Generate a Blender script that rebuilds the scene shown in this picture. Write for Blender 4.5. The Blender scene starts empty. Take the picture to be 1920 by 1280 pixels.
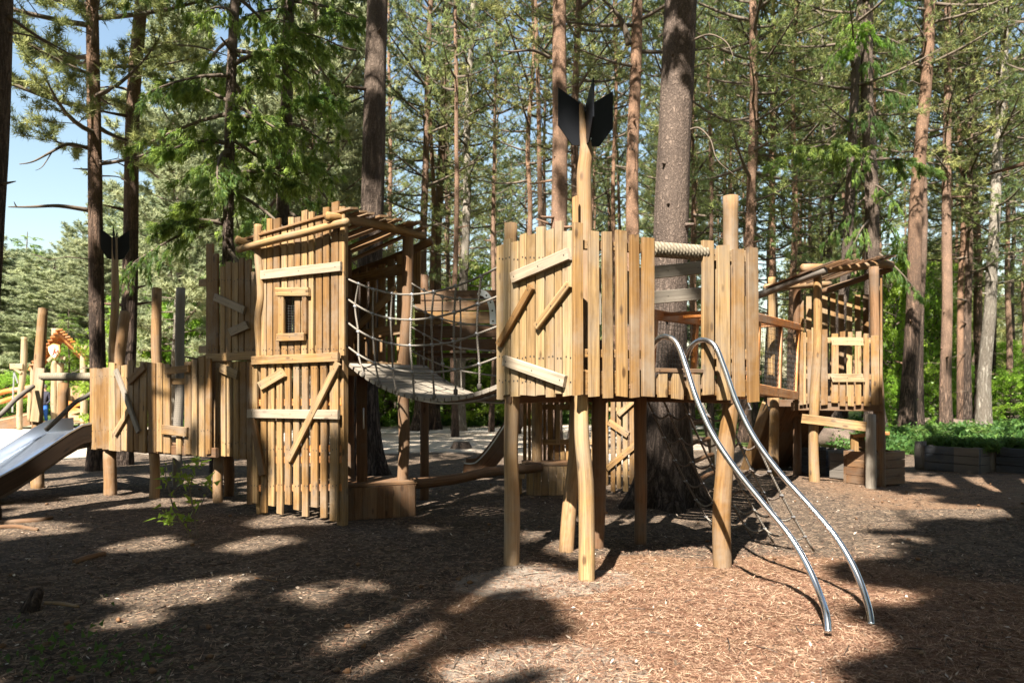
import bpy, math, random
import numpy as np
from mathutils import Vector, Matrix, noise as mnoise

SC = bpy.context.scene
COL = SC.collection
PI = math.pi
rnd = random.Random(11)

# ------------------------------------------------------------------ camera model
F, EYE, HZ, CX = 1400.0, 1.4, 735.0, 960.0      # focal length in photo pixels, eye height, horizon row, centre column

def at(px, py, Y):
    return Vector(((px - CX) / F * Y, Y, EYE - (py - HZ) / F * Y))

def gnd(px, py):
    Y = F * EYE / (py - HZ)
    return Vector(((px - CX) / F * Y, Y, 0))

class Plane:
    """a vertical plane through two plan points; P() meets it with a sight line"""
    def __init__(s, a, b):
        s.a = Vector((a[0], a[1], 0)); s.b = Vector((b[0], b[1], 0))
        d = (s.b - s.a).normalized(); s.d = d
        n = Vector((d.y, -d.x, 0))
        if n.dot(Vector((0, 0, 0)) - s.a) < 0: n = -n
        s.n = n
    def P(s, px, py, off=0.0):
        r = Vector(((px - CX) / F, 1, -(py - HZ) / F))
        o = Vector((0, 0, EYE)); q = s.a + s.n * off
        t = (q - o).dot(s.n) / r.dot(s.n)
        return o + r * t

# ------------------------------------------------------------------ objects
ORIG = {}
def tag(o, label=None, cat=None, group=None, kind=None):
    if label: o['label'] = label
    if cat: o['category'] = cat
    if group: o['group'] = group
    if kind: o['kind'] = kind
    return o

def thing(name, label, cat, loc=(0, 0, 0), group=None):
    o = bpy.data.objects.new(name, None); COL.objects.link(o)
    o.location = loc; o.empty_display_size = .2
    ORIG[o.name] = Vector(loc)
    return tag(o, label, cat, group)

class MB:
    def __init__(s):
        s.v = []; s.f = []; s.g = []; s.t = []; s.m = []
    def add(s, vs, fs, gs, tint=.5, mi=0):
        b = len(s.v)
        s.v += vs; s.g += gs; s.t += [tint] * len(vs)
        s.f += [tuple(i + b for i in f) for f in fs]; s.m += [mi] * len(fs)
    def build(s, name, mats, parent=None, label=None, smooth=False):
        org = Vector((0, 0, 0))
        if parent is not None: org = ORIG[parent.name]
        me = bpy.data.meshes.new(name)
        me.from_pydata([tuple(Vector(v) - org) for v in s.v], [], s.f)
        a = me.attributes.new('gco', 'FLOAT_VECTOR', 'POINT')
        a.data.foreach_set('vector', np.array([tuple(g) for g in s.g], dtype=np.float32).ravel())
        a = me.attributes.new('tint', 'FLOAT', 'POINT')
        a.data.foreach_set('value', np.array(s.t, dtype=np.float32))
        for m in (mats if isinstance(mats, (list, tuple)) else [mats]): me.materials.append(m)
        me.polygons.foreach_set('material_index', np.array(s.m, dtype=np.int32))
        if smooth: me.polygons.foreach_set('use_smooth', np.ones(len(me.polygons), dtype=bool))
        me.update()
        o = bpy.data.objects.new(name, me); COL.objects.link(o)
        if parent is not None:
            o.parent = parent
        ORIG[o.name] = org
        if label: o['label'] = label
        return o

def goff():
    return Vector((rnd.uniform(0, 40), rnd.uniform(0, 40), rnd.uniform(0, 40)))

def board(mb, p0, p1, w, t, n, tint=None, wob=.02, seg=None, w1=None, slant=0.0, ch=.12, mi=0, slant0=0.0):
    """sawn board with eased edges from p0 to p1 (centre line), broad side facing n, edges a little uneven"""
    p0, p1, n = Vector(p0), Vector(p1), Vector(n).normalized()
    d = p1 - p0; L = d.length; d.normalize()
    s = d.cross(n).normalized(); n = s.cross(d).normalized()
    w1 = w if w1 is None else w1
    seg = seg or max(3, int(L / .12))
    tint = rnd.random() if tint is None else tint
    o = goff(); vs = []; gs = []; fs = []
    sd = rnd.uniform(0, 100)
    c = min(t, w) * ch
    for i in range(seg + 1):
        u = i / seg
        ww = (w + (w1 - w) * u) * .5
        a = ww * (1 + wob * 2.2 * mnoise.noise(Vector((sd, u * L * 2.3, 0))))
        b = ww * (1 + wob * 2.2 * mnoise.noise(Vector((sd + 9, u * L * 2.3, 3))))
        sh = w * wob * 2 * mnoise.noise(Vector((sd + 20, u * L * 1.6, 7)))
        h = t * .5
        prof = [(-a, -h + c), (-a + c, -h), (b - c, -h), (b, -h + c), (b, h - c), (b - c, h), (-a + c, h), (-a, h - c)]
        for (x, y) in prof:
            x += sh
            al = u * L + (slant * x if i == seg else (slant0 * x if i == 0 else 0))
            vs.append(p0 + d * al + s * x + n * y)
            gs.append(o + Vector((x, al, y)))
    for i in range(seg):
        for k in range(8):
            k2 = (k + 1) % 8
            fs.append((i * 8 + k, i * 8 + k2, (i + 1) * 8 + k2, (i + 1) * 8 + k))
    fs.append(tuple(reversed(range(8)))); fs.append(tuple(range(seg * 8, seg * 8 + 8)))
    mb.add(vs, fs, gs, tint, mi)

def nails(mb, p, n, r=.005, mi=1):
    n = Vector(n).normalized(); a = n.orthogonal().normalized(); b = n.cross(a)
    vs = [Vector(p) + (a * math.cos(k * PI / 3) + b * math.sin(k * PI / 3)) * r for k in range(6)]
    mb.add(vs, [tuple(range(6))], [Vector((0, 0, 0))] * 6, 0, mi)

def catmull(pts, n=6):
    P = [Vector(p) for p in pts]; out = []
    for i in range(len(P) - 1):
        a = P[max(i - 1, 0)]; b = P[i]; c = P[i + 1]; d = P[min(i + 2, len(P) - 1)]
        for k in range(n):
            t = k / n
            out.append(.5 * ((2 * b) + (c - a) * t + (2 * a - 5 * b + 4 * c - d) * t * t + (3 * b - a - 3 * c + d) * t ** 3))
    out.append(P[-1]); return out

def tube(mb, pts, r, ns=8, tint=None, amp=0.0, mi=0, gz=True, caps=True, fr=3.0, dome=0.0):
    P = [Vector(p) for p in pts]; n = len(P)
    R = r if isinstance(r, (list, tuple)) else [r] * n
    tint = rnd.random() if tint is None else tint
    o = goff() if gz else Vector((0, 0, 0))
    T = []
    for i in range(n):
        T.append((P[min(i + 1, n - 1)] - P[max(i - 1, 0)]).normalized())
    u = T[0].orthogonal().normalized()
    if abs(T[0].z) > .7: u = (Vector((1, 0, 0)) - T[0] * T[0].x).normalized()
    vs = []; gs = []; fs = []; L = 0; sd = rnd.uniform(0, 99)
    for i in range(n):
        if i: L += (P[i] - P[i - 1]).length
        u = (u - T[i] * u.dot(T[i])).normalized(); w = T[i].cross(u)
        for k in range(ns):
            a = 2 * PI * k / ns
            rr = R[i]
            if amp: rr *= 1 + amp * mnoise.noise(Vector((math.cos(a) * 1.2 + sd, math.sin(a) * 1.2, L * fr)))
            vs.append(P[i] + (u * math.cos(a) + w * math.sin(a)) * rr)
            gs.append(o + Vector((math.cos(a) * R[i], L, math.sin(a) * R[i])))
    for i in range(n - 1):
        for k in range(ns):
            k2 = (k + 1) % ns
            fs.append((i * ns + k, i * ns + k2, (i + 1) * ns + k2, (i + 1) * ns + k))
    if caps:
        if dome:
            for (i, sg) in ((0, -1), (n - 1, 1)):
                b = len(vs)
                vs.append(P[i] + T[i] * sg * dome); gs.append(o + Vector((0, (0 if i == 0 else L), 0)))
                for k in range(ns):
                    k2 = (k + 1) % ns
                    fs.append((b, i * ns + (k if sg > 0 else k2), i * ns + (k2 if sg > 0 else k)))
        else:
            fs.append(tuple(reversed(range(ns)))); fs.append(tuple(range((n - 1) * ns, n * ns)))
    mb.add(vs, fs, gs, tint, mi)

def straight(p0, p1, n):
    p0, p1 = Vector(p0), Vector(p1)
    return [p0.lerp(p1, i / n) for i in range(n + 1)]

def log(mb, p0, p1, r0, r1=None, ns=14, bend=.02, tint=None, amp=.06, mi=0, seg=None, dome=.012):
    """peeled round timber with a slight sway"""
    p0, p1 = Vector(p0), Vector(p1); r1 = r1 or r0
    L = (p1 - p0).length; seg = seg or max(4, int(L / .14)); sd = rnd.uniform(0, 99)
    d = (p1 - p0).normalized(); a = d.orthogonal().normalized(); b = d.cross(a)
    pts = []; R = []
    for i in range(seg + 1):
        u = i / seg; e = math.sin(PI * u)
        pts.append(p0.lerp(p1, u) + (a * mnoise.noise(Vector((sd, u * L * .9, 0))) + b * mnoise.noise(Vector((sd + 5, u * L * .9, 3)))) * bend * 2 * e)
        R.append((r0 + (r1 - r0) * u) * (1 + amp * mnoise.noise(Vector((sd + 8, u * L * 1.7, 1)))))
    tube(mb, pts, R, ns, tint, amp * .6, mi, dome=dome)

def box(mb, c, sx, sy, sz, rot=0.0, tint=None, ch=.01, mi=0):
    """eased box: a board standing along z"""
    c = Vector(c); n = Vector((math.sin(rot), -math.cos(rot), 0))
    board(mb, c - Vector((0, 0, sz / 2)), c + Vector((0, 0, sz / 2)), sx, sy, n, tint, 0, 1, ch=ch, mi=mi)

# ------------------------------------------------------------------ materials
class NT:
    def __init__(s, name):
        s.mat = bpy.data.materials.new(name); s.mat.use_nodes = True
        s.t = s.mat.node_tree; s.t.nodes.clear()
        s.out = s.n('ShaderNodeOutputMaterial')
    def n(s, ty, **kw):
        x = s.t.nodes.new(ty)
        for k, v in kw.items(): setattr(x, k, v)
        return x
    def l(s, a, b): s.t.links.new(a, b)
    def attr(s, name, geo=True):
        a = s.n('ShaderNodeAttribute'); a.attribute_name = name; return a
    def mapping(s, vec, scale):
        m = s.n('ShaderNodeMapping'); m.inputs['Scale'].default_value = scale; s.l(vec, m.inputs['Vector']); return m.outputs[0]
    def noise(s, vec, scale, detail=4, rough=.55, dist=0):
        m = s.n('ShaderNodeTexNoise'); m.inputs['Scale'].default_value = scale; m.inputs['Detail'].default_value = detail
        m.inputs['Roughness'].default_value = rough; m.inputs['Distortion'].default_value = dist
        if vec is not None: s.l(vec, m.inputs['Vector'])
        return m.outputs['Fac']
    def ramp(s, fac, stops, interp='LINEAR'):
        r = s.n('ShaderNodeValToRGB'); r.color_ramp.interpolation = interp; e = r.color_ramp.elements
        while len(e) < len(stops): e.new(.5)
        for i, (p, c) in enumerate(stops):
            e[i].position = p; e[i].color = (*c, 1) if len(c) == 3 else c
        s.l(fac, r.inputs[0]); return r.outputs[0]
    def mix(s, fac, a, b, mode='MIX'):
        m = s.n('ShaderNodeMix'); m.data_type = 'RGBA'; m.blend_type = mode
        for (v, i) in ((fac, 0), (a, 6), (b, 7)):
            if isinstance(v, (int, float)): m.inputs[i].default_value = v
            elif isinstance(v, tuple): m.inputs[i].default_value = (*v, 1)
            else: s.l(v, m.inputs[i])
        return m.outputs[2]
    def math(s, op, a, b=0.0, clamp=False):
        m = s.n('ShaderNodeMath'); m.operation = op; m.use_clamp = clamp
        for (v, i) in ((a, 0), (b, 1)):
            if isinstance(v, (int, float)): m.inputs[i].default_value = v
            else: s.l(v, m.inputs[i])
        return m.outputs[0]
    def bsdf(s, col, rough=.7, metal=0.0, spec=.3, normal=None):
        b = s.n('ShaderNodeBsdfPrincipled')
        if isinstance(col, tuple): b.inputs['Base Color'].default_value = (*col, 1)
        else: s.l(col, b.inputs['Base Color'])
        if isinstance(rough, (int, float)): b.inputs['Roughness'].default_value = rough
        else: s.l(rough, b.inputs['Roughness'])
        b.inputs['Metallic'].default_value = metal; b.inputs['Specular IOR Level'].default_value = spec
        if normal is not None: s.l(normal, b.inputs['Normal'])
        return b.outputs[0]
    def bump(s, h, strength=.4, dist=.01):
        b = s.n('ShaderNodeBump'); b.inputs['Strength'].default_value = strength; b.inputs['Distance'].default_value = dist
        s.l(h, b.inputs['Height']); return b.outputs[0]
    def done(s, sh):
        s.l(sh, s.out.inputs[0]); return s.mat

def m_wood(name, dark, mid, pale, grey=.0):
    k = NT(name)
    g = k.attr('gco').outputs['Vector']; t = k.attr('tint').outputs['Fac']
    m_ = sum(mid) / 3                                       # weathering keeps the depth of the timber's own colour
    base = k.ramp(t, [(0, dark), (.5, mid), (1, pale)])
    fine = k.noise(k.mapping(g, (110, 2.2, 110)), 1, 5, .6)
    rings = k.noise(k.mapping(g, (26, .9, 26)), 1, 3, .5, 1.2)
    c = k.mix(k.math('MULTIPLY', k.math('SUBTRACT', .62, rings, True), 1.7, True), base, (dark[0] * .55, dark[1] * .48, dark[2] * .42))
    c = k.mix(k.ramp(fine, [(.36, (.55,) * 3), (.52, (0,) * 3)]), c, (dark[0] * .5, dark[1] * .45, dark[2] * .42))
    vo = k.n('ShaderNodeTexVoronoi'); vo.feature = 'F1'; vo.inputs['Scale'].default_value = 1
    k.l(k.mapping(g, (8, 3.2, 8)), vo.inputs['Vector'])
    c = k.mix(k.ramp(vo.outputs['Distance'], [(.09, (.8,) * 3), (.17, (0,) * 3)]), c, (dark[0] * .3, dark[1] * .24, dark[2] * .2))
    dirt = k.noise(k.mapping(g, (3, 1.4, 3)), 1, 6, .7)
    c = k.mix(k.ramp(dirt, [(.46, (0,) * 3), (.72, (.7,) * 3)]), c, (m_ * 1.02, m_ * .85, m_ * .67))
    stain = k.noise(k.mapping(g, (5, .8, 5)), 1, 5, .7)
    c = k.mix(k.ramp(stain, [(.3, (.75,) * 3), (.46, (0,) * 3)]), c, tuple(x * .5 for x in dark))
    wz = k.noise(k.n('ShaderNodeNewGeometry').outputs['Position'], 1.6, 5, .7)
    c = k.mix(k.ramp(wz, [(.48, (0,) * 3), (.7, (.5,) * 3)]), c, (m_ * 1.4, m_ * 1.18, m_ * .93))
    if grey: c = k.mix(grey, c, (.27, .25, .22))
    h = k.math('ADD', k.math('MULTIPLY', fine, .5), k.math('MULTIPLY', rings, .6))
    return k.done(k.bsdf(c, .72, 0, .25, k.bump(h, .45, .006)))

def m_plain(name, col, rough=.6, metal=0, spec=.3, var=.15, sc=9):
    k = NT(name)
    tc = k.n('ShaderNodeTexCoord').outputs['Object']
    no = k.noise(tc, sc, 5, .6)
    c = k.mix(k.ramp(no, [(.3, (0,) * 3), (.7, (1,) * 3)]), tuple(x * (1 - var) for x in col), tuple(min(1, x * (1 + var)) for x in col))
    return k.done(k.bsdf(c, rough, metal, spec, k.bump(no, .08, .01)))

def m_steel(name, base=(.62, .64, .67), r0=.22, r1=.42):
    k = NT(name)
    g = k.attr('gco').outputs['Vector']
    no = k.noise(k.mapping(g, (30, 3, 30)), 1, 5, .6)
    r = k.n('ShaderNodeMapRange'); k.l(no, r.inputs[0]); r.inputs[3].default_value = r0; r.inputs[4].default_value = r1
    return k.done(k.bsdf(base, r.outputs[0], 1, .5))

def m_rope(name, col, tw=150.0):
    k = NT(name)
    g = k.attr('gco').outputs['Vector']
    wv = k.n('ShaderNodeTexWave'); wv.wave_type = 'BANDS'; wv.bands_direction = 'DIAGONAL'
    wv.inputs['Scale'].default_value = tw / 6.0; wv.inputs['Distortion'].default_value = .4; k.l(g, wv.inputs['Vector'])
    c = k.mix(wv.outputs['Fac'], tuple(x * .55 for x in col), col)
    c = k.mix(k.ramp(k.noise(g, 14, 4), [(.35, (.4,) * 3), (.7, (0,) * 3)]), c, tuple(x * .5 for x in col))
    return k.done(k.bsdf(c, .9, 0, .1, k.bump(wv.outputs['Fac'], .6, .004)))

def m_bark(name, low, high, z0, z1, crack=(.03, .022, .018), sc=1.0, furrow=1.0):
    """furrowed plates low down, thin flaky bark of the upper colour higher up"""
    k = NT(name)
    g = k.attr('gco').outputs['Vector']
    sep = k.n('ShaderNodeSeparateXYZ'); k.l(g, sep.inputs[0])
    oi = k.n('ShaderNodeObjectInfo').outputs['Random']
    mr = k.n('ShaderNodeMapRange'); mr.interpolation_type = 'SMOOTHSTEP'
    k.l(k.math('ADD', sep.outputs[1], k.math('MULTIPLY', k.noise(g, 1.3, 4), 2.5)), mr.inputs[0])
    mr.inputs[1].default_value = z0; mr.inputs[2].default_value = z1
    up = mr.outputs[0]
    n1 = k.noise(k.mapping(g, (17 * sc, 2.6 * sc, 17 * sc)), 1, 5, .55, .6)
    ridge = k.math('MULTIPLY', k.math('ABSOLUTE', k.math('SUBTRACT', n1, .5)), 7.0, True)        # 0 in a furrow
    n2 = k.noise(k.mapping(g, (38 * sc, 17 * sc, 38 * sc)), 1, 4, .6, .4)
    flake = k.math('MULTIPLY', k.math('ABSOLUTE', k.math('SUBTRACT', n2, .5)), 6.0, True)
    speck = k.noise(k.mapping(g, (90, 60, 90)), 1, 3, .7)
    base = k.mix(up, low, high)
    base = k.mix(k.math('MULTIPLY', k.math('SUBTRACT', oi, .3, True), .5), base, (.24, .21, .19))
    tone = k.noise(k.mapping(g, (5, 2.2, 5)), 1, 5, .65)
    base = k.mix(k.ramp(tone, [(.3, (.5,) * 3), (.55, (0,) * 3)]), base, tuple(x * .5 for x in low))
    base = k.mix(k.ramp(tone, [(.5, (0,) * 3), (.75, (.45,) * 3)]), base, tuple(min(1, x * 1.35) for x in high))
    c = k.mix(k.ramp(speck, [(.38, (.6,) * 3), (.55, (0,) * 3)]), base, tuple(x * .42 for x in low))
    c = k.mix(k.math('MULTIPLY', k.math('SUBTRACT', 1.0, flake), .7), c, tuple(x * .4 for x in low))
    dn = k.math('MULTIPLY', k.math('SUBTRACT', 1.0, ridge), k.math('MULTIPLY', k.math('SUBTRACT', 1.12, up), furrow), True)
    c = k.mix(dn, c, crack)
    h = k.math('ADD', k.math('MULTIPLY', ridge, k.math('SUBTRACT', 1.15, up)), k.math('MULTIPLY', flake, .35))
    return k.done(k.bsdf(c, .92, 0, .12, k.bump(h, .85, .03)))

def m_leaf(name, dark, mid, light, trans=.35, rough=.55, tcol=None):
    k = NT(name)
    t = k.attr('tint').outputs['Fac']
    oi = k.n('ShaderNodeObjectInfo').outputs['Random']
    c = k.ramp(t, [(0, dark), (.55, mid), (1, light)])
    hs = k.n('ShaderNodeHueSaturation'); k.l(c, hs.inputs['Color'])
    k.l(k.math('ADD', .482, k.math('MULTIPLY', oi, .036)), hs.inputs['Hue'])
    k.l(k.math('ADD', .8, k.math('MULTIPLY', oi, .4)), hs.inputs['Value'])
    c = hs.outputs[0]
    b = k.bsdf(c, rough, 0, .25)
    tr = k.n('ShaderNodeBsdfTranslucent')
    k.l(k.mix(.5, c, tcol or tuple(min(1, x * 1.6) for x in light)), tr.inputs[0])
    m = k.n('ShaderNodeMixShader'); m.inputs[0].default_value = trans
    k.l(b, m.inputs[1]); k.l(tr.outputs[0], m.inputs[2])
    return k.done(m.outputs[0])

M = {}
M['wood'] = m_wood('peeled_larch', (.145, .074, .025), (.295, .168, .06), (.395, .268, .13))
M['pale'] = m_wood('pale_larch', (.225, .14, .062), (.33, .227, .108), (.405, .31, .18))
M['post'] = m_wood('round_timber', (.24, .13, .055), (.31, .185, .085), (.37, .245, .125))
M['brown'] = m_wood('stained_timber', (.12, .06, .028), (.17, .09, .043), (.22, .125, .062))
M['silvered'] = m_wood('silvered_larch', (.25, .18, .11), (.33, .25, .165), (.38, .31, .225), .15)
M['darkbrown'] = m_wood('shade_dark_timber', (.02, .013, .009), (.03, .019, .012), (.045, .028, .018))  # near-black tone puts the slide cheek's shade into the colour
M['grey'] = m_wood('weathered_timber', (.17, .135, .1), (.22, .185, .14), (.27, .235, .19), .3)
M['orange'] = m_wood('orange_timber', (.48, .16, .028), (.56, .2, .035), (.58, .25, .07))
M['dark'] = m_wood('old_dark_timber', (.06, .05, .045), (.085, .072, .062), (.12, .1, .085), .2)
M['slategrey'] = m_wood('bluegrey_boards', (.04, .047, .06), (.06, .068, .083), (.08, .09, .105), 0)
M['nail'] = m_plain('dark_screw', (.035, .03, .027), .6, .2)
M['steel'] = m_steel('polished_steel', (.66, .68, .71), .16, .3)
M['slide'] = m_steel('slide_steel', (.55, .6, .68), .26, .4)
M['galv'] = m_steel('galvanised', (.5, .52, .54), .35, .55)
M['wire'] = m_plain('wire_mesh', (.07, .07, .07), .5, .5)
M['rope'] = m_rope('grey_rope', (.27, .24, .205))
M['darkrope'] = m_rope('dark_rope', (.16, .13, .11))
M['hawser'] = m_rope('pale_hawser', (.27, .23, .17), 90)
M['clamp'] = m_plain('rope_clamp', (.25, .25, .26), .4, .3)
M['fin'] = m_plain('black_board', (.007, .008, .011), .42, 0, .25)
M['bluebark'] = None
M['bark_pine'] = m_bark('pine_bark', (.19, .135, .105), (.38, .225, .14), 2.5, 9.0)
M['bark_red'] = m_bark('red_pine_bark', (.28, .185, .135), (.45, .265, .165), .8, 5.5)
M['bark_grey'] = m_bark('grey_bark', (.2, .15, .12), (.25, .19, .15), 3, 10)
M['bark_big'] = m_bark('old_fir_bark', (.13, .1, .085), (.235, .175, .14), .4, 5.6, (.022, .017, .014), .9)
M['bark_pale'] = m_bark('pale_bark', (.4, .36, .3), (.46, .4, .33), 3, 10, (.12, .1, .08))
M['twig'] = m_plain('dead_branch', (.115, .09, .068), .9)
M['pine'] = m_leaf('pine_needles', (.016, .038, .022), (.085, .125, .045), (.42, .44, .16), .4)
M['pine2'] = m_leaf('olive_needles', (.018, .038, .02), (.115, .145, .048), (.5, .48, .18), .4)
M['spruce'] = m_leaf('spruce_needles', (.012, .034, .012), (.065, .125, .03), (.34, .45, .09), .45)
M['silver'] = m_leaf('silver_needles', (.045, .075, .05), (.17, .215, .12), (.5, .53, .3), .4)
M['beech'] = m_leaf('spring_leaves', (.06, .12, .015), (.14, .25, .025), (.3, .42, .06), .5, .4)
M['herb'] = m_leaf('herb_leaves', (.02, .055, .012), (.055, .115, .025), (.17, .26, .06), .4)
# ------------------------------------------------------------------ shared builders for the play structures
def conv(x0, y0, s):
    return lambda cx, cy: (x0 + cx / s, y0 + cy / s)

def planks(mb, pl, cv, rows, off=0.0, t=.028, slant=.12, tint=None, nail_rows=(), wob=.025, dome=True):
    """rows: x0, x1, y0, y1 in crop pixels, optional sideways shift of the foot"""
    for r in rows:
        x0, x1, y0, y1 = r[:4]; dx = r[4] if len(r) > 4 else 0
        ta = r[5] if len(r) > 5 else (tint if tint is not None else rnd.uniform(.1, .95))
        xm = (x0 + x1) / 2; ym = (y0 + y1) / 2
        o = off + rnd.uniform(-.003, .003)
        a = pl.P(*cv(xm, y0), o); b = pl.P(*cv(xm + dx, y1), o)
        w = (pl.P(*cv(x1, ym), o) - pl.P(*cv(x0, ym), o)).length
        board(mb, b, a, w * .915, t * 1.15, pl.n, ta, wob, slant=rnd.uniform(-slant, slant), slant0=rnd.uniform(-slant, slant))
        for ny in nail_rows:
            if min(y0, y1) + 12 < ny < max(y0, y1) - 12:
                u = (ny - y0) / (y1 - y0)
                for sx in (-.22, .22):
                    p = pl.P(*cv(xm + dx * u + sx * (x1 - x0), ny + rnd.uniform(-4, 4)), o + t / 2 + .0022)
                    nails(mb, p, pl.n, .0085)

def rail(name, parent, pl, cv, p, q, wpx, off, mat, t=.035, tint=None, w1=None, label=None, sl=0.0):
    mb = MB()
    a = pl.P(*cv(*p), off); b = pl.P(*cv(*q), off)
    m = (a + b) / 2
    k = m.y / F / abs(cv(1, 0)[0] - cv(0, 0)[0]) ** -1
    board(mb, a, b, wpx * k, t, pl.n, tint, .012, slant=sl, slant0=sl, w1=(w1 * k if w1 else None))
    for e in (a + (b - a) * .06, b + (a - b) * .06, m):
        nails(mb, e + pl.n * (t / 2 + .0022), pl.n, .006)
    return mb.build(name, [mat, M['nail']], parent, label)

def one(name, parent, mat, fn, label=None, smooth=False):
    mb = MB(); fn(mb)
    return mb.build(name, mat, parent, label, smooth)

def wire_grid(mb, pl_fn, u0, u1, v0, v1, nu, nv, r=.0022):
    for i in range(nu + 1):
        u = u0 + (u1 - u0) * i / nu
        tube(mb, [pl_fn(u, v0), pl_fn(u, v1)], r, 4, .5, caps=False)
    for j in range(nv + 1):
        v = v0 + (v1 - v0) * j / nv
        tube(mb, [pl_fn(u0, v), pl_fn(u1, v)], r, 4, .5, caps=False)

def hawser(mb, a, b, r, pitch=.028):
    """rope wound tightly round a bar: many slightly leaning turns"""
    a, b = Vector(a), Vector(b); L = (b - a).length; n = int(L / pitch * 6)
    d = (b - a).normalized(); ns = 18
    u = Vector((0, 0, 1)); u = (u - d * u.dot(d)).normalized(); w = d.cross(u)
    vs, gs, fs = [], [], []
    for i in range(n + 1):
        for k in range(ns):
            an = 2 * PI * k / ns; s = L * i / n
            rr = r * (.93 + .09 * abs(math.sin(PI * (s / pitch + an / (2 * PI)))))
            vs.append(a + d * s + (u * math.cos(an) + w * math.sin(an)) * rr)
            gs.append(Vector((math.cos(an) * r, s, math.sin(an) * r)))
    for i in range(n):
        for k in range(ns):
            k2 = (k + 1) % ns
            fs.append((i * ns + k, i * ns + k2, (i + 1) * ns + k2, (i + 1) * ns + k))
    fs.append(tuple(reversed(range(ns)))); fs.append(tuple(range(n * ns, n * ns + ns)))
    mb.add(vs, fs, gs, .5)

CL = {}
def clamp(parent, p, r, name='rope_clamp', mat='clamp', axis=(.8, 0, -.5)):
    """small moulded clamp: a linked copy of one shared mesh"""
    if (name, mat) not in CL:
        mb = MB(); a = Vector(axis).normalized() * 1.15; tube(mb, [-a, a], 1, 8, .5, dome=.4); o = mb.build(name, M[mat], None, smooth=True); CL[(name, mat)] = o.data; bpy.data.objects.remove(o)
    o = bpy.data.objects.new(name, CL[(name, mat)]); COL.objects.link(o); o.parent = parent; o.location = Vector(p) - ORIG[parent.name]; o.scale = (r, r, r); return o

def foot(px, py, sink=.15):
    g = gnd(px, py); return Vector((g.x, g.y, -sink))

# ------------------------------------------------------------------ front tower
A, B, C = Vector((.54, 5.47)), Vector((-.03, 6.09)), Vector((1.76, 6.0))
R_, D_ = Vector((1.27, 7.07)), Vector((.5, 6.72))
FL = 1.40          # floor height
tower = thing('play_tower', 'pale plank tower on crooked round posts in the foreground, black arrow fins above it', 'play tower', (.85, 6.2, 0))
P_AB = Plane(B, A); P_AC = Plane(A, C)
c4 = conv(900, 400, 1.7778)
c5 = conv(1180, 340, 2.783)

mb = MB()
planks(mb, P_AB, c4, [(58, 82, 108, 620), (80, 105, 88, 605, -2), (106, 133, 95, 610, -1), (135, 158, 70, 605), (160, 187, 72, 607),
      (189, 218, 45, 605), (222, 250, 55, 612), (252, 276, 27, 600), (278, 311, 60, 608)], 0, .028, tint=None, nail_rows=(150, 480, 560))
mb.build('plank_panel', [M['pale'], M['nail']], tower)
rail('brace', tower, P_AB, c4, (107, 216), (297, 135), 40, .036, M['silvered'], sl=.1)
rail('brace', tower, P_AB, c4, (62, 438), (172, 244), 25, .036, M['wood'])
rail('brace', tower, P_AB, c4, (188, 378), (297, 236), 26, .036, M['wood'])
rail('brace', tower, P_AB, c4, (80, 490), (284, 560), 38, .036, M['silvered'], tint=.95)
for y in (150, 470, 560):
    rail('rail', tower, P_AB, c4, (62, y + 6), (308, y), 40, -.036, M['wood'], .04)

mb = MB()
planks(mb, P_AC, c4, [(309, 342, 32, 605, 1), (360, 396, 60, 610, 2), (406, 439, 62, 615, 4), (451, 489, 58, 610, 3), (499, 530, 72, 613, 1), (537, 580, 82, 610, 1)],
      0, .03, nail_rows=(110, 470, 560))
planks(mb, P_AC, c5, [(150, 198, 1004, 1125), (219, 280, 1004, 1135), (302, 368, 1006, 1140), (376, 437, 310, 1112, 4), (455, 521, 334, 1140, 5),
      (536, 596, 354, 1122, 4), (609, 668, 347, 1150, 8)], 0, .03, nail_rows=(390, 900, 1010, 1085))
mb.build('plank_panel', [M['wood'], M['nail']], tower)
mb = MB()
planks(mb, P_AC, c5, [(424, 462, 420, 1000, 10), (520, 540, 400, 1000, 3), (588, 604, 600, 1100)], -.07, .03)
mb.build('inner_planks', [M['wood'], M['nail']], tower)
rail('rail', tower, P_AC, c4, (342, 105), (537, 118), 30, -.036, M['wood'], .04)
rail('rail', tower, P_AC, c4, (342, 466), (537, 470), 28, -.036, M['wood'], .04)
rail('floor_beam', tower, P_AC, c4, (342, 566), (537, 560), 78, -.05, M['wood'], .05)
rail('floor_beam', tower, P_AC, c5, (128, 1068), (670, 1080), 88, -.05, M['wood'], .05)
rail('threshold', tower, P_AC, c5, (128, 985), (395, 990), 22, -.02, M['brown'], .07)
rail('rail', tower, P_AC, c5, (420, 385), (650, 395), 62, -.036, M['wood'], .04)
rail('rail', tower, P_AC, c5, (420, 900), (650, 905), 55, -.036, M['wood'], .04)
rail('rail', tower, P_AC, c5, (420, 1000), (680, 1000), 24, -.036, M['brown'], .04)

# rope-wound roller over the gateway
one('rope_roller', tower, M['hawser'], lambda mb: hawser(mb, P_AC.P(*c5(122, 354), -.03), P_AC.P(*c5(396, 374), -.03), .06), smooth=True)

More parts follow.
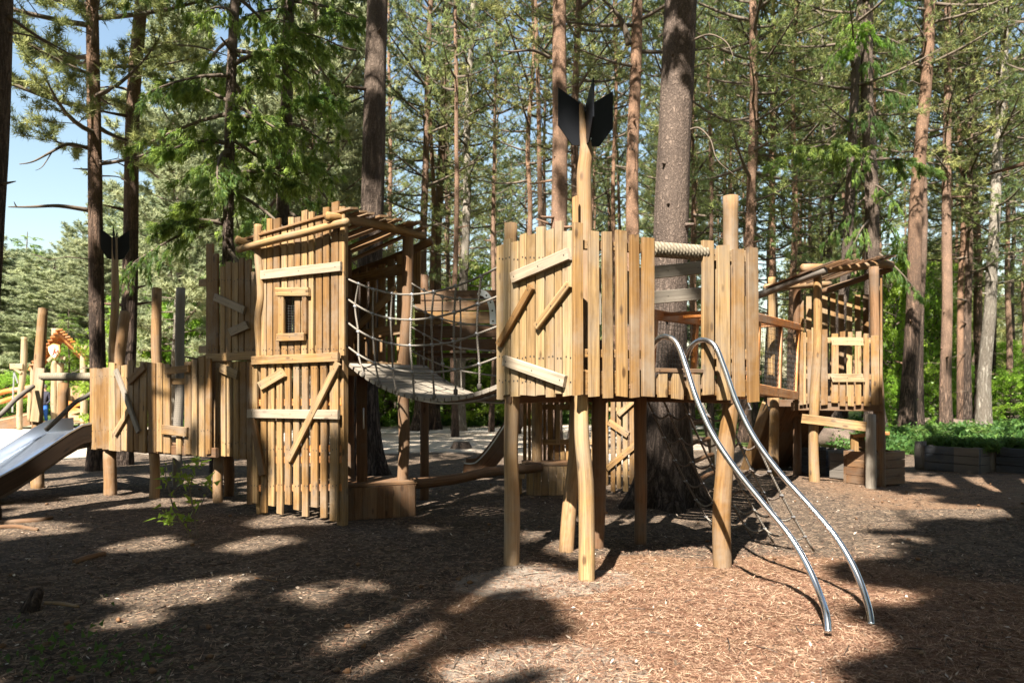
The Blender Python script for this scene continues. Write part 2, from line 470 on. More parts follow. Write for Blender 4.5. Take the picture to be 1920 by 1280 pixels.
# posts
def post(mb, p0, p1, r0, r1, bend=.03, tint=None): log(mb, p0, p1, r0, r1, 16, bend, tint, .1)
def crooked(mb, pts, radii, tint=None):
    pp = catmull(pts, 5); n = len(pp)
    R = [radii[0] + (radii[-1] - radii[0]) * 0 for _ in pp]
    m = len(radii) - 1
    for i in range(n):
        u = i / (n - 1) * m; k = min(int(u), m - 1); R[i] = radii[k] + (radii[k + 1] - radii[k]) * (u - k)
    tube(mb, pp, R, 16, tint, .05, dome=.015)
Ya = 5.52
one('post', tower, M['wood'], lambda mb: crooked(mb, [foot(1100, 1093, .1), at(1100, 1000, Ya), at(1098, 900, Ya), at(1091, 820, Ya + .02), at(1090, 760, Ya + .06), at(1090, 700, Ya + .08)],
    [.06, .06, .058, .055, .053, .052]), smooth=True, label='front corner post, bent like a dog leg')
one('post', tower, M['post'], lambda mb: crooked(mb, [foot(959, 1057, .1), at(960, 950, 6.12), at(958, 840, 6.14), at(960, 745, 6.15), at(958, 600, 6.16), at(958, 419, 6.16)],
    [.066, .064, .058, .062, .056, .053]), smooth=True)
one('post', tower, M['wood'], lambda mb: crooked(mb, [foot(1355, 1062, .1), at(1353, 967, 6.02), at(1358, 880, 6.04), at(1363, 820, 6.06), at(1369, 774, 6.07), at(1372, 720, 6.1), at(1370, 560, 6.1), at(1370, 368, 6.1)],
    [.074, .073, .07, .068, .066, .062, .062, .062]), smooth=True)
one('post', tower, M['post'], lambda mb: crooked(mb, [foot(1060, 1035, .1), at(1068, 950, 6.6), at(1078, 860, 6.66), at(1082, 745, 6.72), at(1086, 640, 6.75)],
    [.068, .066, .06, .06, .06]), smooth=True, label='slanting rear post')
one('post', tower, M['brown'], lambda mb: post(mb, foot(1119, 1030, .1), at(1127, 640, 6.75), .062, .062, .02, .2), smooth=True)
rp = R_
one('post', tower, M['brown'], lambda mb: post(mb, (1.2, 6.98, -.1), (1.2, 6.98, 2.45), .06, .055, .02, .3), smooth=True)

# floor
mb = MB()
poly = [B + Vector((.02, .03)), A + Vector((0, .06)), C + Vector((-.05, .02)), R_ + Vector((-.04, -.05)), D_ + Vector((0, -.03))]
for i in range(11):
    y0 = 5.62 + i * .125
    xs = []
    yy = y0 + .06
    for k in range(5):
        a, b = poly[k], poly[(k + 1) % 5]
        if (a.y - yy) * (b.y - yy) < 0: xs.append(a.x + (b.x - a.x) * (yy - a.y) / (b.y - a.y))
    if len(xs) >= 2 and max(xs) - min(xs) > .15:
        board(mb, (min(xs), yy, FL + .04), (max(xs), yy, FL + .04), .115, .035, (0, 0, 1), None, .01)
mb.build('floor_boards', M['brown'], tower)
mb = MB()
for (a, b) in ((B, D_), (D_, R_), (R_, C)):
    board(mb, (a.x, a.y, FL - .04), (b.x, b.y, FL - .04), .1, .05, Plane(a, b).n, None, .01)
mb.build('floor_frame', M['brown'], tower)

# rear fence seen through the gateway
P_RD = Plane(D_, R_)
mb = MB()
dd = (R_ - D_); nn = 7
for i in range(nn):
    p = D_ + dd * ((i + .5) / nn)
    board(mb, (p.x, p.y, FL + .62), (p.x, p.y, 2.52 + rnd.uniform(-.05, .05)), .085, .028, P_RD.n, None, .03)
mb.build('plank_panel', [M['grey'], M['nail']], tower)
for (ya, yb) in ((462, 432), (592, 566)):
    rail('rail', tower, P_RD, c5, (10, ya + 25), (372, yb + 18), 66, .036, M['grey'], .04)
# arrow pole with fins
Yp = 6.02
one('arrow_pole', tower, M['post'], lambda mb: crooked(mb, [at(1101, 690, Yp), at(1098, 560, Yp), at(1097, 430, Yp), at(1095, 330, Yp), at(1099, 285, Yp), at(1093, 240, Yp), at(1089, 196, Yp)],
    [.064, .062, .062, .058, .056, .034, .02], .55), smooth=True)
one('side_plank', tower, M['wood'], lambda mb: board(mb, at(1077, 560, Yp - .1), at(1079, 368, Yp - .1), .05, .03, (0, -1, 0), .7, .05, slant=.5))
fo = at(1098, 240, Yp); sc = Yp / F
def fin(ang):
    mb = MB()
    d = Vector((math.cos(ang), math.sin(ang), 0)); n = Vector((-d.y, d.x, 0))
    prof = [(3, 42), (47, 75), (53, 68), (53, 0), (26, -34), (3, -34)]
    prof = [(3, -34), (26, -34), (53, 2), (53, 72), (3, 40)]
    th = .012
    vs = []
    for s in (-1, 1):
        for (a, z) in prof: vs.append(fo + d * (a * sc) + Vector((0, 0, z * sc)) + n * (th * s / 2))
    k = len(prof)
    fs = [tuple(reversed(range(k))), tuple(range(k, 2 * k))] + [(i, (i + 1) % k, k + (i + 1) % k, k + i) for i in range(k)]
    mb.add(vs, fs, [v.copy() for v in vs], .5)
    for (a, z) in ((9, 30), (9, -20)):
        for s in (-1, 1): nails(mb, fo + d * (a * sc) + Vector((0, 0, z * sc)) + n * (s * (th / 2 + .002)), n * s, .011)
    mb.build('arrow_fin', [M['fin'], M['galv']], tower)
for a in (.17, PI / 2 + .17, PI + .17, 1.5 * PI + .17): fin(a)

# ------------------------------------------------------------------ steel banister slide
sl = thing('banister_slide', 'pair of curved polished steel poles sliding down from the foreground tower', 'banister slide', tuple(gnd(1590, 1168)))
def pole(mb, pix):
    pts = [at(*p) for p in pix]; tube(mb, catmull(pts, 7), .0215, 14, .5, caps=True)
one('slide_pole', sl, M['steel'], lambda mb: pole(mb, [(1222, 700, 6.0), (1222, 660, 5.95), (1232, 637, 5.85), (1250, 631, 5.72), (1270, 645, 5.62), (1287, 690, 5.55), (1305, 745, 5.46), (1335, 812, 5.36),
    (1380, 880, 5.24), (1432, 945, 5.12), (1480, 1004, 5.0), (1512, 1056, 4.86), (1535, 1108, 4.7), (1549, 1150, 4.52), (1553, 1186, 4.43)]), smooth=True)
one('slide_pole', sl, M['steel'], lambda mb: pole(mb, [(1286, 705, 6.1), (1286, 675, 6.05), (1297, 648, 5.95), (1318, 637, 5.85), (1340, 648, 5.76), (1358, 690, 5.7), (1382, 757, 5.62), (1415, 822, 5.52),
    (1462, 886, 5.4), (1515, 945, 5.26), (1562, 1000, 5.12), (1594, 1050, 4.98), (1615, 1096, 4.84), (1629, 1140, 4.68), (1634, 1172, 4.57)]), smooth=True)

# ------------------------------------------------------------------ climbing net below the tower
net = thing('climbing_net', 'sloping rope climbing net hung under the foreground tower beside the big fir trunk', 'climbing net', (2.1, 6.9, 0))
top0, top1 = Vector((1.27, 7.09, 1.36)), Vector((1.83, 6.1, 1.36))
bot0, bot1 = Vector((2.06, 7.62, 0.0)), Vector((2.66, 6.58, 0.0))
def npt(u, v):
    a = top0.lerp(top1, u); b = bot0.lerp(bot1, u); p = a.lerp(b, v)
    p.z -= .07 * math.sin(PI * v); return p
nv = [0, .2, .42, .63, .83, 1]
kn = MB()
for i, u in enumerate(nv):
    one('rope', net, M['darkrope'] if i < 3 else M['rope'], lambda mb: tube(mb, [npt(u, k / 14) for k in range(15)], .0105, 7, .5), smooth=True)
for j in range(6):
    v = .1 + j * .155
    pts = []
    for i in range(len(nv) - 1):
        a, b = npt(nv[i], v), npt(nv[i + 1], v)
        for k in range(6):
            w = k / 6; p = a.lerp(b, w); p.z -= .05 * math.sin(PI * w); pts.append(p)
    pts.append(npt(1, v))
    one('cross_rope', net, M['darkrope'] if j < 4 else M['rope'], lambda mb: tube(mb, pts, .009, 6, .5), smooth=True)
    for u in nv:
        clamp(net, npt(u, v), .0125)
# ------------------------------------------------------------------ left tower
c2 = conv(370, 360, 2.0); c3 = conv(600, 380, 2.065); c1 = conv(0, 400, 2.2854); cR = conv(430, 360, 5.0526)
F1, F2 = Vector((-2.97, 8.67)), Vector((-1.86, 8.0))
P_F = Plane(F1, F2)
F3, F4 = Vector((-1.26, 8.82)), Vector((-2.37, 9.49))
lt = thing('roofed_tower', 'two-storey plank tower with a slatted roof and small mesh window, left of the rope bridge', 'play tower', (-2.1, 8.7, 0))
mb = MB()
up = [(242, 262, 145), (263, 285, 100), (288, 313, 100), (318, 340, 135), (343, 365, 95), (367, 390, 95), (393, 415, 70), (420, 439, 75), (445, 470, 90), (473, 497, 58), (505, 533, 38), (534, 556, 55)]
lo = [(187, 209, 640, 1170), (209, 228, 655, 1165), (240, 262, 640, 1200), (268, 292, 645, 1175), (299, 322, 640, 1205), (330, 352, 640, 1170), (362, 385, 640, 1190),
      (394, 418, 640, 1215), (427, 454, 640, 1180), (463, 488, 640, 1220), (498, 531, 600, 1232)]
rows = []
for i, (a, b, t) in enumerate(up):
    if i in (3, 4):                                    # the window cuts these two
        rows.append((a, b, t, 372)); rows.append((a, b, 545, 612))
    else: rows.append((a, b, t, 612, rnd.uniform(-2, 2)))
planks(mb, P_F, c2, rows, 0, .028, nail_rows=(160, 300, 590))
mb.build('plank_panel', [M['wood'], M['nail']], lt)
mb = MB(); planks(mb, P_F, c2, lo, .004, .028, nail_rows=(660, 830, 965, 1100))
mb.build('lower_plank_panel', [M['wood'], M['nail']], lt)
rail('rail', lt, P_F, c2, (240, 312), (540, 279), 35, .036, M['silvered'])
rail('rail', lt, P_F, c2, (206, 632), (530, 618), 33, .04, M['wood'])
rail('rail', lt, P_F, c2, (190, 830), (530, 834), 34, .04, M['silvered'])
rail('brace', lt, P_F, c2, (343, 1004), (528, 640), 27, .05, M['wood'])
rail('brace', lt, P_F, c2, (236, 728), (324, 676), 36, .04, M['pale'], sl=.3)
rail('brace', lt, P_F, c2, (208, 850), (246, 1060), 26, .04, M['wood'], w1=34)
rail('window_board', lt, P_F, c2, (297, 374), (420, 374), 32, .044, M['wood'], sl=.2)
rail('window_board', lt, P_F, c2, (300, 546), (403, 542), 29, .044, M['wood'])
rail('window_board', lt, P_F, c2, (316, 388), (316, 532), 30, .033, M['wood'])
rail('window_board', lt, P_F, c2, (404, 388), (404, 532), 22, .033, M['wood'])
def win(u, v): return P_F.P(*c2(u, v), -.02)
one('wire_mesh', lt, M['wire'], lambda mb: wire_grid(mb, win, 333, 392, 388, 532, 6, 15, .0022))
for y in (300, 590, 790, 965, 1005, 1110):
    rail('back_rail', lt, P_F, c2, (200 if y > 600 else 246, y), (545, y - 4), 26, -.036, M['orange'] if y > 700 else M['wood'], .04)
one('post', lt, M['wood'], lambda mb: crooked(mb, [Vector((-2.93, 8.73, -.1)), P_F.P(*c2(225, 900), -.06), P_F.P(*c2(236, 620), -.04), P_F.P(*c2(228, 480), .02), P_F.P(*c2(240, 380), .02), P_F.P(*c2(228, 220), .02), P_F.P(*c2(228, 124), .0)],
    [.05, .05, .05, .044, .046, .05, .047], .7), smooth=True)
one('post', lt, M['wood'], lambda mb: board(mb, (F2.x + .03, F2.y + .06, -.1), (F2.x + .03, F2.y + .06, 3.3), .1, .09, P_F.n, .6, .02))
one('post', lt, M['brown'], lambda mb: crooked(mb, [Vector((-1.30, 8.78, .25)), Vector((-1.27, 8.8, .8)), Vector((-1.28, 8.8, 1.6)), Vector((-1.235, 8.8, 2.4)), Vector((-1.225, 8.8, 3.36))], [.062, .066, .07, .066, .064], .9), smooth=True)
one('post', lt, M['brown'], lambda mb: log(mb, (F4.x, F4.y, -.1), (F4.x, F4.y, 3.2), .06, .055), smooth=True)
# inner ladder post with the light stripes
one('post', lt, M['brown'], lambda mb: log(mb, (-1.95, 8.95, 0), (-1.98, 8.95, 3.1), .065, .06, bend=.02, tint=.4), smooth=True)
# door post and handle below
one('door_post', lt, M['brown'], lambda mb: board(mb, (-1.72, 8.55, .05), (-1.72, 8.55, 1.66), .12, .05, (.3, -1, 0), .1, .02))
def handle(mb):
    p = Vector((-1.69, 8.5, 1.0)); tube(mb, catmull([p, p + Vector((.01, -.05, .01)), p + Vector((.01, -.05, .2)), p + Vector((0, 0, .21))], 4), .009, 8)
one('grab_handle', lt, M['galv'], handle, smooth=True)
# back and side walls
P_BK = Plane(F4, F3)
mb = MB()
for i in range(9):
    p = F4 + (F3 - F4) * ((i + .5) / 9)
    board(mb, (p.x, p.y, 1.75), (p.x, p.y, 2.95 + rnd.uniform(-.08, .1)), .1, .026, P_BK.n, None, .02)
mb.build('back_planks', M['wood'], lt)
mb = MB()
P_LW = Plane(F1, F4)
for i in range(8):
    p = F1 + (F4 - F1) * ((i + .5) / 8)
    board(mb, (p.x, p.y, .1 if i % 3 else 1.6), (p.x, p.y, 3.05 + rnd.uniform(-.08, .08)), .1, .026, (.8, -.6, 0), None, .02)
mb.build('side_planks', M['wood'], lt)
def brw(mb):
    for z in (2.05, 2.75): board(mb, (F4.x, F4.y - .03, z), (F3.x, F3.y - .03, z + .1), .12, .03, P_BK.n, .5, .02)
    board(mb, (F4.x + .15, F4.y - .09, 1.95), (F3.x - .1, F3.y - .09, 2.6), .09, .03, P_BK.n, .8, .02)
one('back_rail', lt, M['wood'], brw)
# floors
def flo(z, name, mt):
    mb = MB(); e = (F2 - F1).normalized(); g = (F4 - F1)
    for i in range(9):
        q = F1 + g * ((i + .5) / 9) + e * .03
        board(mb, (q.x, q.y, z), (q.x + e.x * 1.24, q.y + e.y * 1.24, z), .1, .035, (0, 0, 1), None, .01)
    mb.build(name, mt, lt)
flo(1.70, 'floor_boards', M['brown'])
def beam(mb):
    a, b = F2 + Vector((.03, .1)), F3
    board(mb, (a.x, a.y, 1.66), (b.x, b.y, 1.66), .16, .05, (.8, -.6, 0), .5, .01)
one('floor_beam', lt, M['wood'], beam)
# plinth box at the foot
mb = MB()
q0, q1 = Vector((-1.92, 8.24)), Vector((-1.12, 8.62)); q2 = q1 + Vector((-.36, .62)); q3 = q0 + Vector((-.4, .62))
nb = 10
for i in range(nb):
    p = q0 + (q1 - q0) * ((i + .5) / nb)
    board(mb, (p.x, p.y, -.05), (p.x, p.y, .335), .088, .03, Plane(q0, q1).n, None, .01)
for i in range(7):
    p = q1 + (q2 - q1) * ((i + .5) / 7)
    board(mb, (p.x, p.y, -.05), (p.x, p.y, .335), .096, .03, (.86, .5, 0), None, .01)
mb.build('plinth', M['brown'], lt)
mb = MB()
for i in range(6):
    u = (i + .5) / 6
    a = q0 + (q3 - q0) * u; b = q1 + (q2 - q1) * u
    d = (b - a).normalized()
    board(mb, (a.x - d.x * .02, a.y - d.y * .02, .358), (b.x + d.x * .03, b.y + d.y * .03, .358), .115, .035, (0, 0, 1), None, .01)
mb.build('plinth_top', M['brown'], lt)
# roof: part with poles and slats
def onroof(px, py, Y): return at(px, py, Y)
r1, r2 = P_F.P(*cR(85, 545), .09), P_F.P(*cR(1118, 285), .11)
one('roof_pole', lt, M['wood'], lambda mb: crooked(mb, [r1, P_F.P(*cR(430, 455), .1), P_F.P(*cR(700, 390), .12), P_F.P(*cR(940, 325), .1), r2], [.039, .042, .043, .039, .044], .75), smooth=True)
s1 = P_F.P(*cR(930, 232), .16); s2 = at(*cR(1838, 418), 8.95)
one('roof_pole', lt, M['wood'], lambda mb: log(mb, s1, s2, .052, .05, bend=.03, tint=.5), smooth=True)
l1 = P_F.P(*cR(70, 450), .15)
one('roof_pole', lt, M['wood'], lambda mb: log(mb, l1, l1 + (s2 - s1) * .95 - Vector((0, 0, .32)), .048, .046, bend=.02, tint=.75), smooth=True)
b1 = l1 + (s2 - s1) * .92 + Vector((.1, -.06, -.37)); b2 = s2 + Vector((.1, -.05, -.07))
one('roof_pole', lt, M['wood'], lambda mb: log(mb, b1, b2, .05, .05, bend=.02), smooth=True)
mb = MB()
rn = (s2 - s1).cross(r2 - r1).normalized()
if rn.z < 0: rn = -rn
for i in range(9):
    u = .13 + i * .101
    a = l1 + (s2 - s1) * u * .95 - Vector((0, 0, .32 * u)); b = s1 + (s2 - s1) * u
    d = (b - a).normalized()
    sk = Vector((0, 0, rnd.uniform(.06, .085)))
    board(mb, a - d * .12 + sk, b + d * rnd.uniform(.1, .2) + sk, .125, .024, rn + Vector((0, -.2, 0)), rnd.uniform(.1, .5), .03)
mb.build('roof_slats', M['post'], lt)

# set-back wing left of it
P_W = Plane(F1 + Vector((0, .22)), F1 + Vector((-1.1, .89)))
mb = MB()
planks(mb, P_W, c2, [(35, 62, 195, 612), (56, 80, 232, 612, 2), (87, 107, 280, 612), (108, 130, 262, 612), (133, 157, 265, 612), (158, 178, 248, 612), (180, 203, 255, 612), (204, 228, 300, 612, -4)],
       0, .028, nail_rows=(330, 590))
mb.build('wing_plank_panel', [M['wood'], M['nail']], lt)
mb = MB()
planks(mb, P_W, c2, [(5, 30, 615, 990), (48, 72, 635, 990), (70, 88, 635, 990), (91, 109, 635, 990), (113, 133, 635, 990), (138, 158, 635, 1000), (162, 187, 635, 1000), (187, 212, 620, 1020)],
       .004, .028, nail_rows=(660, 940))
mb.build('wing_plank_panel', [M['wood'], M['nail']], lt)
rail('rail', lt, P_W, c2, (35, 622), (230, 612), 30, .036, M['wood'])
rail('brace', lt, P_W, c2, (66, 394), (178, 444), 28, .036, M['silvered'])
rail('brace', lt, P_W, c2, (124, 527), (190, 497), 33, .036, M['silvered'], sl=.4)
rail('brace', lt, P_W, c2, (80, 655), (152, 686), 34, .036, M['pale'])
for y in (340, 590, 920):
    rail('back_rail', lt, P_W, c2, (10, y), (235, y - 4), 28, -.036, M['wood'], .04)
one('post', lt, M['post'], lambda mb: log(mb, foot(408, 945), at(410, 855, 9.4), .063, .06), smooth=True)
one('post', lt, M['brown'], lambda mb: log(mb, foot(428, 925), at(428, 850, 9.9), .07, .07), smooth=True)

# ------------------------------------------------------------------ raised walkway with fence
wk = thing('raised_walkway', 'low plank-fenced walkway on stub posts at the left, tall poles behind', 'walkway', (-4.8, 10.1, 0))
P_K = Plane((-5.85, 10.43), (-3.6, 9.08))
mb = MB()
fr = [(388, 420, 663, 1010, -2), (417, 448, 665, 1005, -2), (442, 475, 660, 1010), (469, 497, 640, 1015), (497, 520, 650, 1018), (522, 548, 650, 1015), (550, 575, 630, 1020), (577, 600, 660, 1015), (602, 633, 635, 1025, -4),
      (636, 671, 640, 1022), (673, 700, 640, 1020), (702, 732, 645, 1025), (758, 780, 930, 1030), (792, 822, 635, 1030), (824, 850, 625, 1035), (855, 880, 615, 1040), (884, 906, 622, 1030)]
planks(mb, P_K, c1, fr, 0, .028, nail_rows=(700, 930))
mb.build('plank_panel', [M['wood'], M['nail']], wk)
rail('brace', wk, P_K, c1, (496, 670), (594, 936), 24, .036, M['grey'])
rail('brace', wk, P_K, c1, (492, 945), (556, 838), 26, .033, M['wood'])
rail('brace', wk, P_K, c1, (552, 722), (621, 655), 32, .036, M['wood'])
rail('window_board', wk, P_K, c1, (710, 676), (812, 664), 30, .036, M['wood'])
rail('window_board', wk, P_K, c1, (696, 924), (804, 936), 40, .036, M['wood'])
for y in (715, 935):
    rail('back_rail', wk, P_K, c1, (395, y), (880, y + 6), 26, -.036, M['wood'], .04)
def wf(mb):
    for i in range(7):
        a = P_K.P(*c1(392, 950), -.08 - i * .12); b = P_K.P(*c1(890, 950), -.08 - i * .12)
        a.z = b.z = .74
        board(mb, a, b, .11, .035, (0, 0, 1), None, .01)
one('deck_boards', wk, M['brown'], wf)
def wb(mb):
    board(mb, (-5.9, 10.5, .66), (-3.6, 9.12, .66), .12, .05, P_K.n, .3, .01)
    board(mb, (-5.5, 11.2, .66), (-3.2, 9.82, .66), .12, .05, P_K.n, .3, .01)
one('deck_beam', wk, M['brown'], wb)
one('post', wk, M['post'], lambda mb: log(mb, foot(206, 925), at(206, 838, 10.42), .088, .085), smooth=True)
one('post', wk, M['post'], lambda mb: log(mb, foot(289, 936), at(288, 838, 9.85), .066, .064), smooth=True)
one('post', wk, M['post'], lambda mb: crooked(mb, [at(228, 800, 11.0), at(224, 690, 11.0), at(229, 630, 11.0), at(235, 584, 11.0)], [.07, .07, .075, .07], .3), smooth=True)
one('post', wk, M['post'], lambda mb: log(mb, at(290, 800, 10.6), at(294, 540, 10.6), .072, .066, tint=.3), smooth=True)
one('post', wk, M['grey'], lambda mb: log(mb, foot(332, 907), at(339, 540, 11.4), .07, .066, tint=.4), smooth=True, label='grey weathered pole')
one('arrow_pole', wk, M['post'], lambda mb: crooked(mb, [at(211, 800, 11.1), at(213, 640, 11.1), at(216, 560, 11.1), at(215, 446, 11.1)], [.07, .066, .055, .04], .7), smooth=True)
def kfin(ang):
    fo = at(216, 458, 11.1); sc = 11.1 / F; mb = MB()
    d = Vector((math.cos(ang), math.sin(ang), 0)); n = Vector((-d.y, d.x, 0))
    prof = [(2, -30), (14, -27), (24, -8), (24, 28), (2, 10)]; k = 5; vs = []
    for s in (-1, 1):
        for (a, z) in prof: vs.append(fo + d * (a * sc) + Vector((0, 0, z * sc)) + n * (.008 * s))
    fs = [tuple(reversed(range(k))), tuple(range(k, 2 * k))] + [(i, (i + 1) % k, k + (i + 1) % k, k + i) for i in range(k)]
    mb.add(vs, fs, [v.copy() for v in vs], .5); mb.build('arrow_fin', M['fin'], wk)
for i in range(4): kfin(.35 + i * PI / 2)
def wire2(u, v): return P_K.P(*c1(u, v), -.05)
one('wire_mesh', wk, M['wire'], lambda mb: wire_grid(mb, wire2, 733, 792, 690, 925, 7, 26, .0022))

# ------------------------------------------------------------------ wide slide at the far left
S0, S1 = Vector((-5.9, 10.44)), Vector((-6.72, 11.0))
sd_ = Vector((-.55, -.835)).normalized()
ws = thing('wide_slide', 'wide steel slide running down to the left edge of the picture', 'slide', (-6.6, 10.2, 0))
prof = [(-.25, .83), (0, .82), (.12, .80), (.3, .70), (.6, .5), (.9, .31), (1.2, .16), (1.5, .08), (1.9, .07)]
def surf(mb, pts2, za, zb, off=0):
    """sheet swept along the slide between plan points pts2[0] and pts2[1]"""
    vs, gs, fs = [], [], []
    for (t, z) in prof:
        for (q, dz) in ((pts2[0], za), (pts2[1], zb)):
            p = q + sd_ * t; vs.append(Vector((p.x, p.y, z + dz))); gs.append(Vector((0 if q == pts2[0] else .8, t, 0)))
    m = len(prof)
    for i in range(m - 1): fs.append((2 * i, 2 * i + 1, 2 * i + 3, 2 * i + 2))
    mb.add(vs, fs, gs, .5)
def slab(mb, q, zlo, zhi, th, tint=None):
    """side cheek of the slide with thickness th"""
    e = (S0 - S1).normalized(); vs, gs, fs = [], [], []; o = goff()
    for (t, z) in prof:
        p = q + sd_ * t
        for (s, dz) in ((-.5, zlo), (-.5, zhi), (.5, zhi), (.5, zlo)):
            w = p + e * (s * th); vs.append(Vector((w.x, w.y, z + dz))); gs.append(o + Vector((dz, t, s * th)))
    m = len(prof)
    for i in range(m - 1):
        for k in range(4):
            k2 = (k + 1) % 4; fs.append((4 * i + k, 4 * i + k2, 4 * i + 4 + k2, 4 * i + 4 + k))
    fs.append((0, 1, 2, 3)); fs.append((4 * m - 1, 4 * m - 2, 4 * m - 3, 4 * m - 4))
    mb.add(vs, fs, gs, rnd.random() if tint is None else tint)
o = one('slide_bed', ws, M['slide'], lambda mb: surf(mb, (S0, S1), 0, 0), smooth=True)
md = o.modifiers.new('thick', 'SOLIDIFY'); md.thickness = .012; md.offset = -1
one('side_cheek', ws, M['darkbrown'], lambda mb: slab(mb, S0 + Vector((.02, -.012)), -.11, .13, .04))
one('side_cheek', ws, M['slide'], lambda mb: slab(mb, S1, -.02, .19, .012), smooth=False)
one('steel_lip', ws, M['slide'], lambda mb: slab(mb, S0 + Vector((.02, -.012)), .131, .153, .045))
def under(mb):
    for u in (.12, .5, .88):
        q = S0 + (S1 - S0) * u; slab(mb, q, -.2, -.016, .06, .1)
one('underframe', ws, M['dark'], under)
one('post', ws, M['wood'], lambda mb: log(mb, foot(68, 912), at(70, 830, 11.0), .07, .07, tint=.8), smooth=True)
one('gate_post', ws, M['post'], lambda mb: crooked(mb, [Vector((-6.98, 11.02, -.1)), at(70, 780, 11.02), at(74, 680, 11.02), at(81, 578, 11.02)], [.075, .075, .075, .062], .45), smooth=True)
one('gate_post', ws, M['pale'], lambda mb: board(mb, at(66, 790, 10.93), at(77, 690, 10.93), .13, .05, (0, -1, 0), .8, .03))
one('stub_post', ws, M['post'], lambda mb: log(mb, at(113, 850, 11.6), at(119, 718, 11.6), .078, .07, tint=.1), smooth=True)
one('rope_roller', ws, M['hawser'], lambda mb: hawser(mb, at(79, 706, 10.95), at(178, 706, 10.5), .058), smooth=True)
one('handrail', ws, M['dark'], lambda mb: tube(mb, catmull([at(-60, 812, 9.8), at(-5, 782, 10.2), at(30, 748, 10.5), at(62, 724, 10.85)], 6), .033, 10, .7, .05), smooth=True)
one('handrail', ws, M['dark'], lambda mb: tube(mb, catmull([at(86, 806, 10.35), at(112, 782, 10.5), at(140, 755, 10.6), at(160, 744, 10.6), at(186, 728, 10.6)], 6), .033, 10, .7, .05), smooth=True)
# ------------------------------------------------------------------ rope bridge
rb = thing('rope_bridge', 'sagging slatted bridge with rope net sides between the roofed tower and the foreground tower', 'rope bridge', (-.6, 7.5, 0))
P1, P2 = Vector((-1.73, 8.02)), Vector((-1.03, 8.62))
Q1, Q2 = Vector((-.10, 6.34)), Vector((.44, 6.84))
def dz(u): return 1.70 + (1.45 - 1.70) * u - .24 * 4 * u * (1 - u) * .95
mb = MB(); N = 23
for i in range(N):
    u = (i + .5) / N
    a = P1.lerp(Q1, u); b = P2.lerp(Q2, u); e = (b - a).normalized() * .03
    sl_ = Vector((Q1.x - P1.x, Q1.y - P1.y, (dz(min(1, u + .02)) - dz(max(0, u - .02))) * 25)).normalized()
    nrm = Vector((e.x, e.y, 0)).cross(sl_)
    if nrm.z < 0: nrm = -nrm
    board(mb, (a.x - e.x, a.y - e.y, dz(u)), (b.x + e.x, b.y + e.y, dz(u)), .088, .038, nrm, rnd.uniform(.3, 1), .01, 4)
mb.build('deck_slats', M['grey'], rb)
def chain_(mb):
    for (a, b) in ((P1, Q1), (P2, Q2)):
        q0, q1 = a.lerp(P2 if a is P1 else P1, .12), b.lerp(Q2 if b is Q1 else Q1, .12)
        tube(mb, [Vector((q0.x + (q1.x - q0.x) * k / 20, q0.y + (q1.y - q0.y) * k / 20, dz(k / 20) - .035)) for k in range(21)], .012, 6, .5)
one('support_cable', rb, M['galv'], chain_, smooth=True)
P_N = Plane(P1, Q1); P_O = Plane(P2, Q2)
knots = MB(); fast = MB()
def net_side(pl, cvn, ropes, verts, mat, rr=.0105):
    curves = []
    for pts in ropes:
        pp = catmull([pl.P(*cvn(*p), .02) for p in pts], 7); curves.append(pp)
        one('rope', rb, mat, lambda mb: tube(mb, pp, rr, 7, .5), smooth=True)
    for pts in verts:
        pp = catmull([pl.P(*cvn(*p), .025) for p in pts], 6)
        one('hanger_rope', rb, M['rope'], lambda mb: tube(mb, pp, rr * .95, 7, .5), smooth=True)
        e = pp[-1]; clamp(rb, e - Vector((0, 0, .015)), .02, 'deck_shackle', 'dark', (0, 0, 1))
        for c in curves:                                   # a clamp wherever hanger and rope cross
            best = min(((p - q).length, i, j) for i, p in enumerate(pp) for j, q in enumerate(c))
            if best[0] < .06:
                clamp(rb, pp[best[1]], .015)
net_side(P_N, c3, [
    [(95, 290), (170, 322), (270, 350), (355, 355), (440, 345), (530, 322), (620, 285), (690, 250)],
    [(95, 365), (150, 402), (207, 430), (280, 448), (355, 453), (435, 445), (520, 425), (612, 393), (690, 362)],
    [(92, 452), (145, 492), (207, 525), (278, 546), (352, 553), (432, 550), (520, 538), (610, 508), (690, 478)],
    [(92, 545), (150, 588), (215, 622), (280, 643), (358, 656), (437, 657), (525, 647), (615, 625), (690, 598)]],
    [[(150, 314), (136, 402), (148, 500), (150, 590), (168, 660)], [(207, 336), (204, 430), (206, 525), (215, 622), (228, 692)], [(280, 352), (274, 450), (278, 546), (282, 643), (293, 720)],
     [(357, 356), (352, 453), (350, 553), (358, 656), (364, 745)], [(441, 345), (432, 445), (434, 550), (437, 657), (442, 745)], [(526, 323), (520, 425), (518, 538), (523, 647), (525, 725)], [(624, 285), (612, 393), (608, 508), (617, 625), (617, 705)]], M['rope'])
net_side(P_O, c3, [
    [(335, 300), (400, 338), (470, 360), (545, 373), (690, 372)], [(335, 385), (408, 425), (473, 450), (545, 466), (690, 480)],
    [(335, 470), (405, 510), (470, 540), (545, 562), (690, 576)], [(338, 565), (405, 600), (470, 628), (545, 650), (690, 672)]],
    [[(403, 330), (408, 425), (403, 510), (402, 640)], [(474, 356), (473, 450), (470, 545), (480, 690)], [(542, 372), (545, 466), (544, 562), (548, 720)]], M['rope'], .0095)

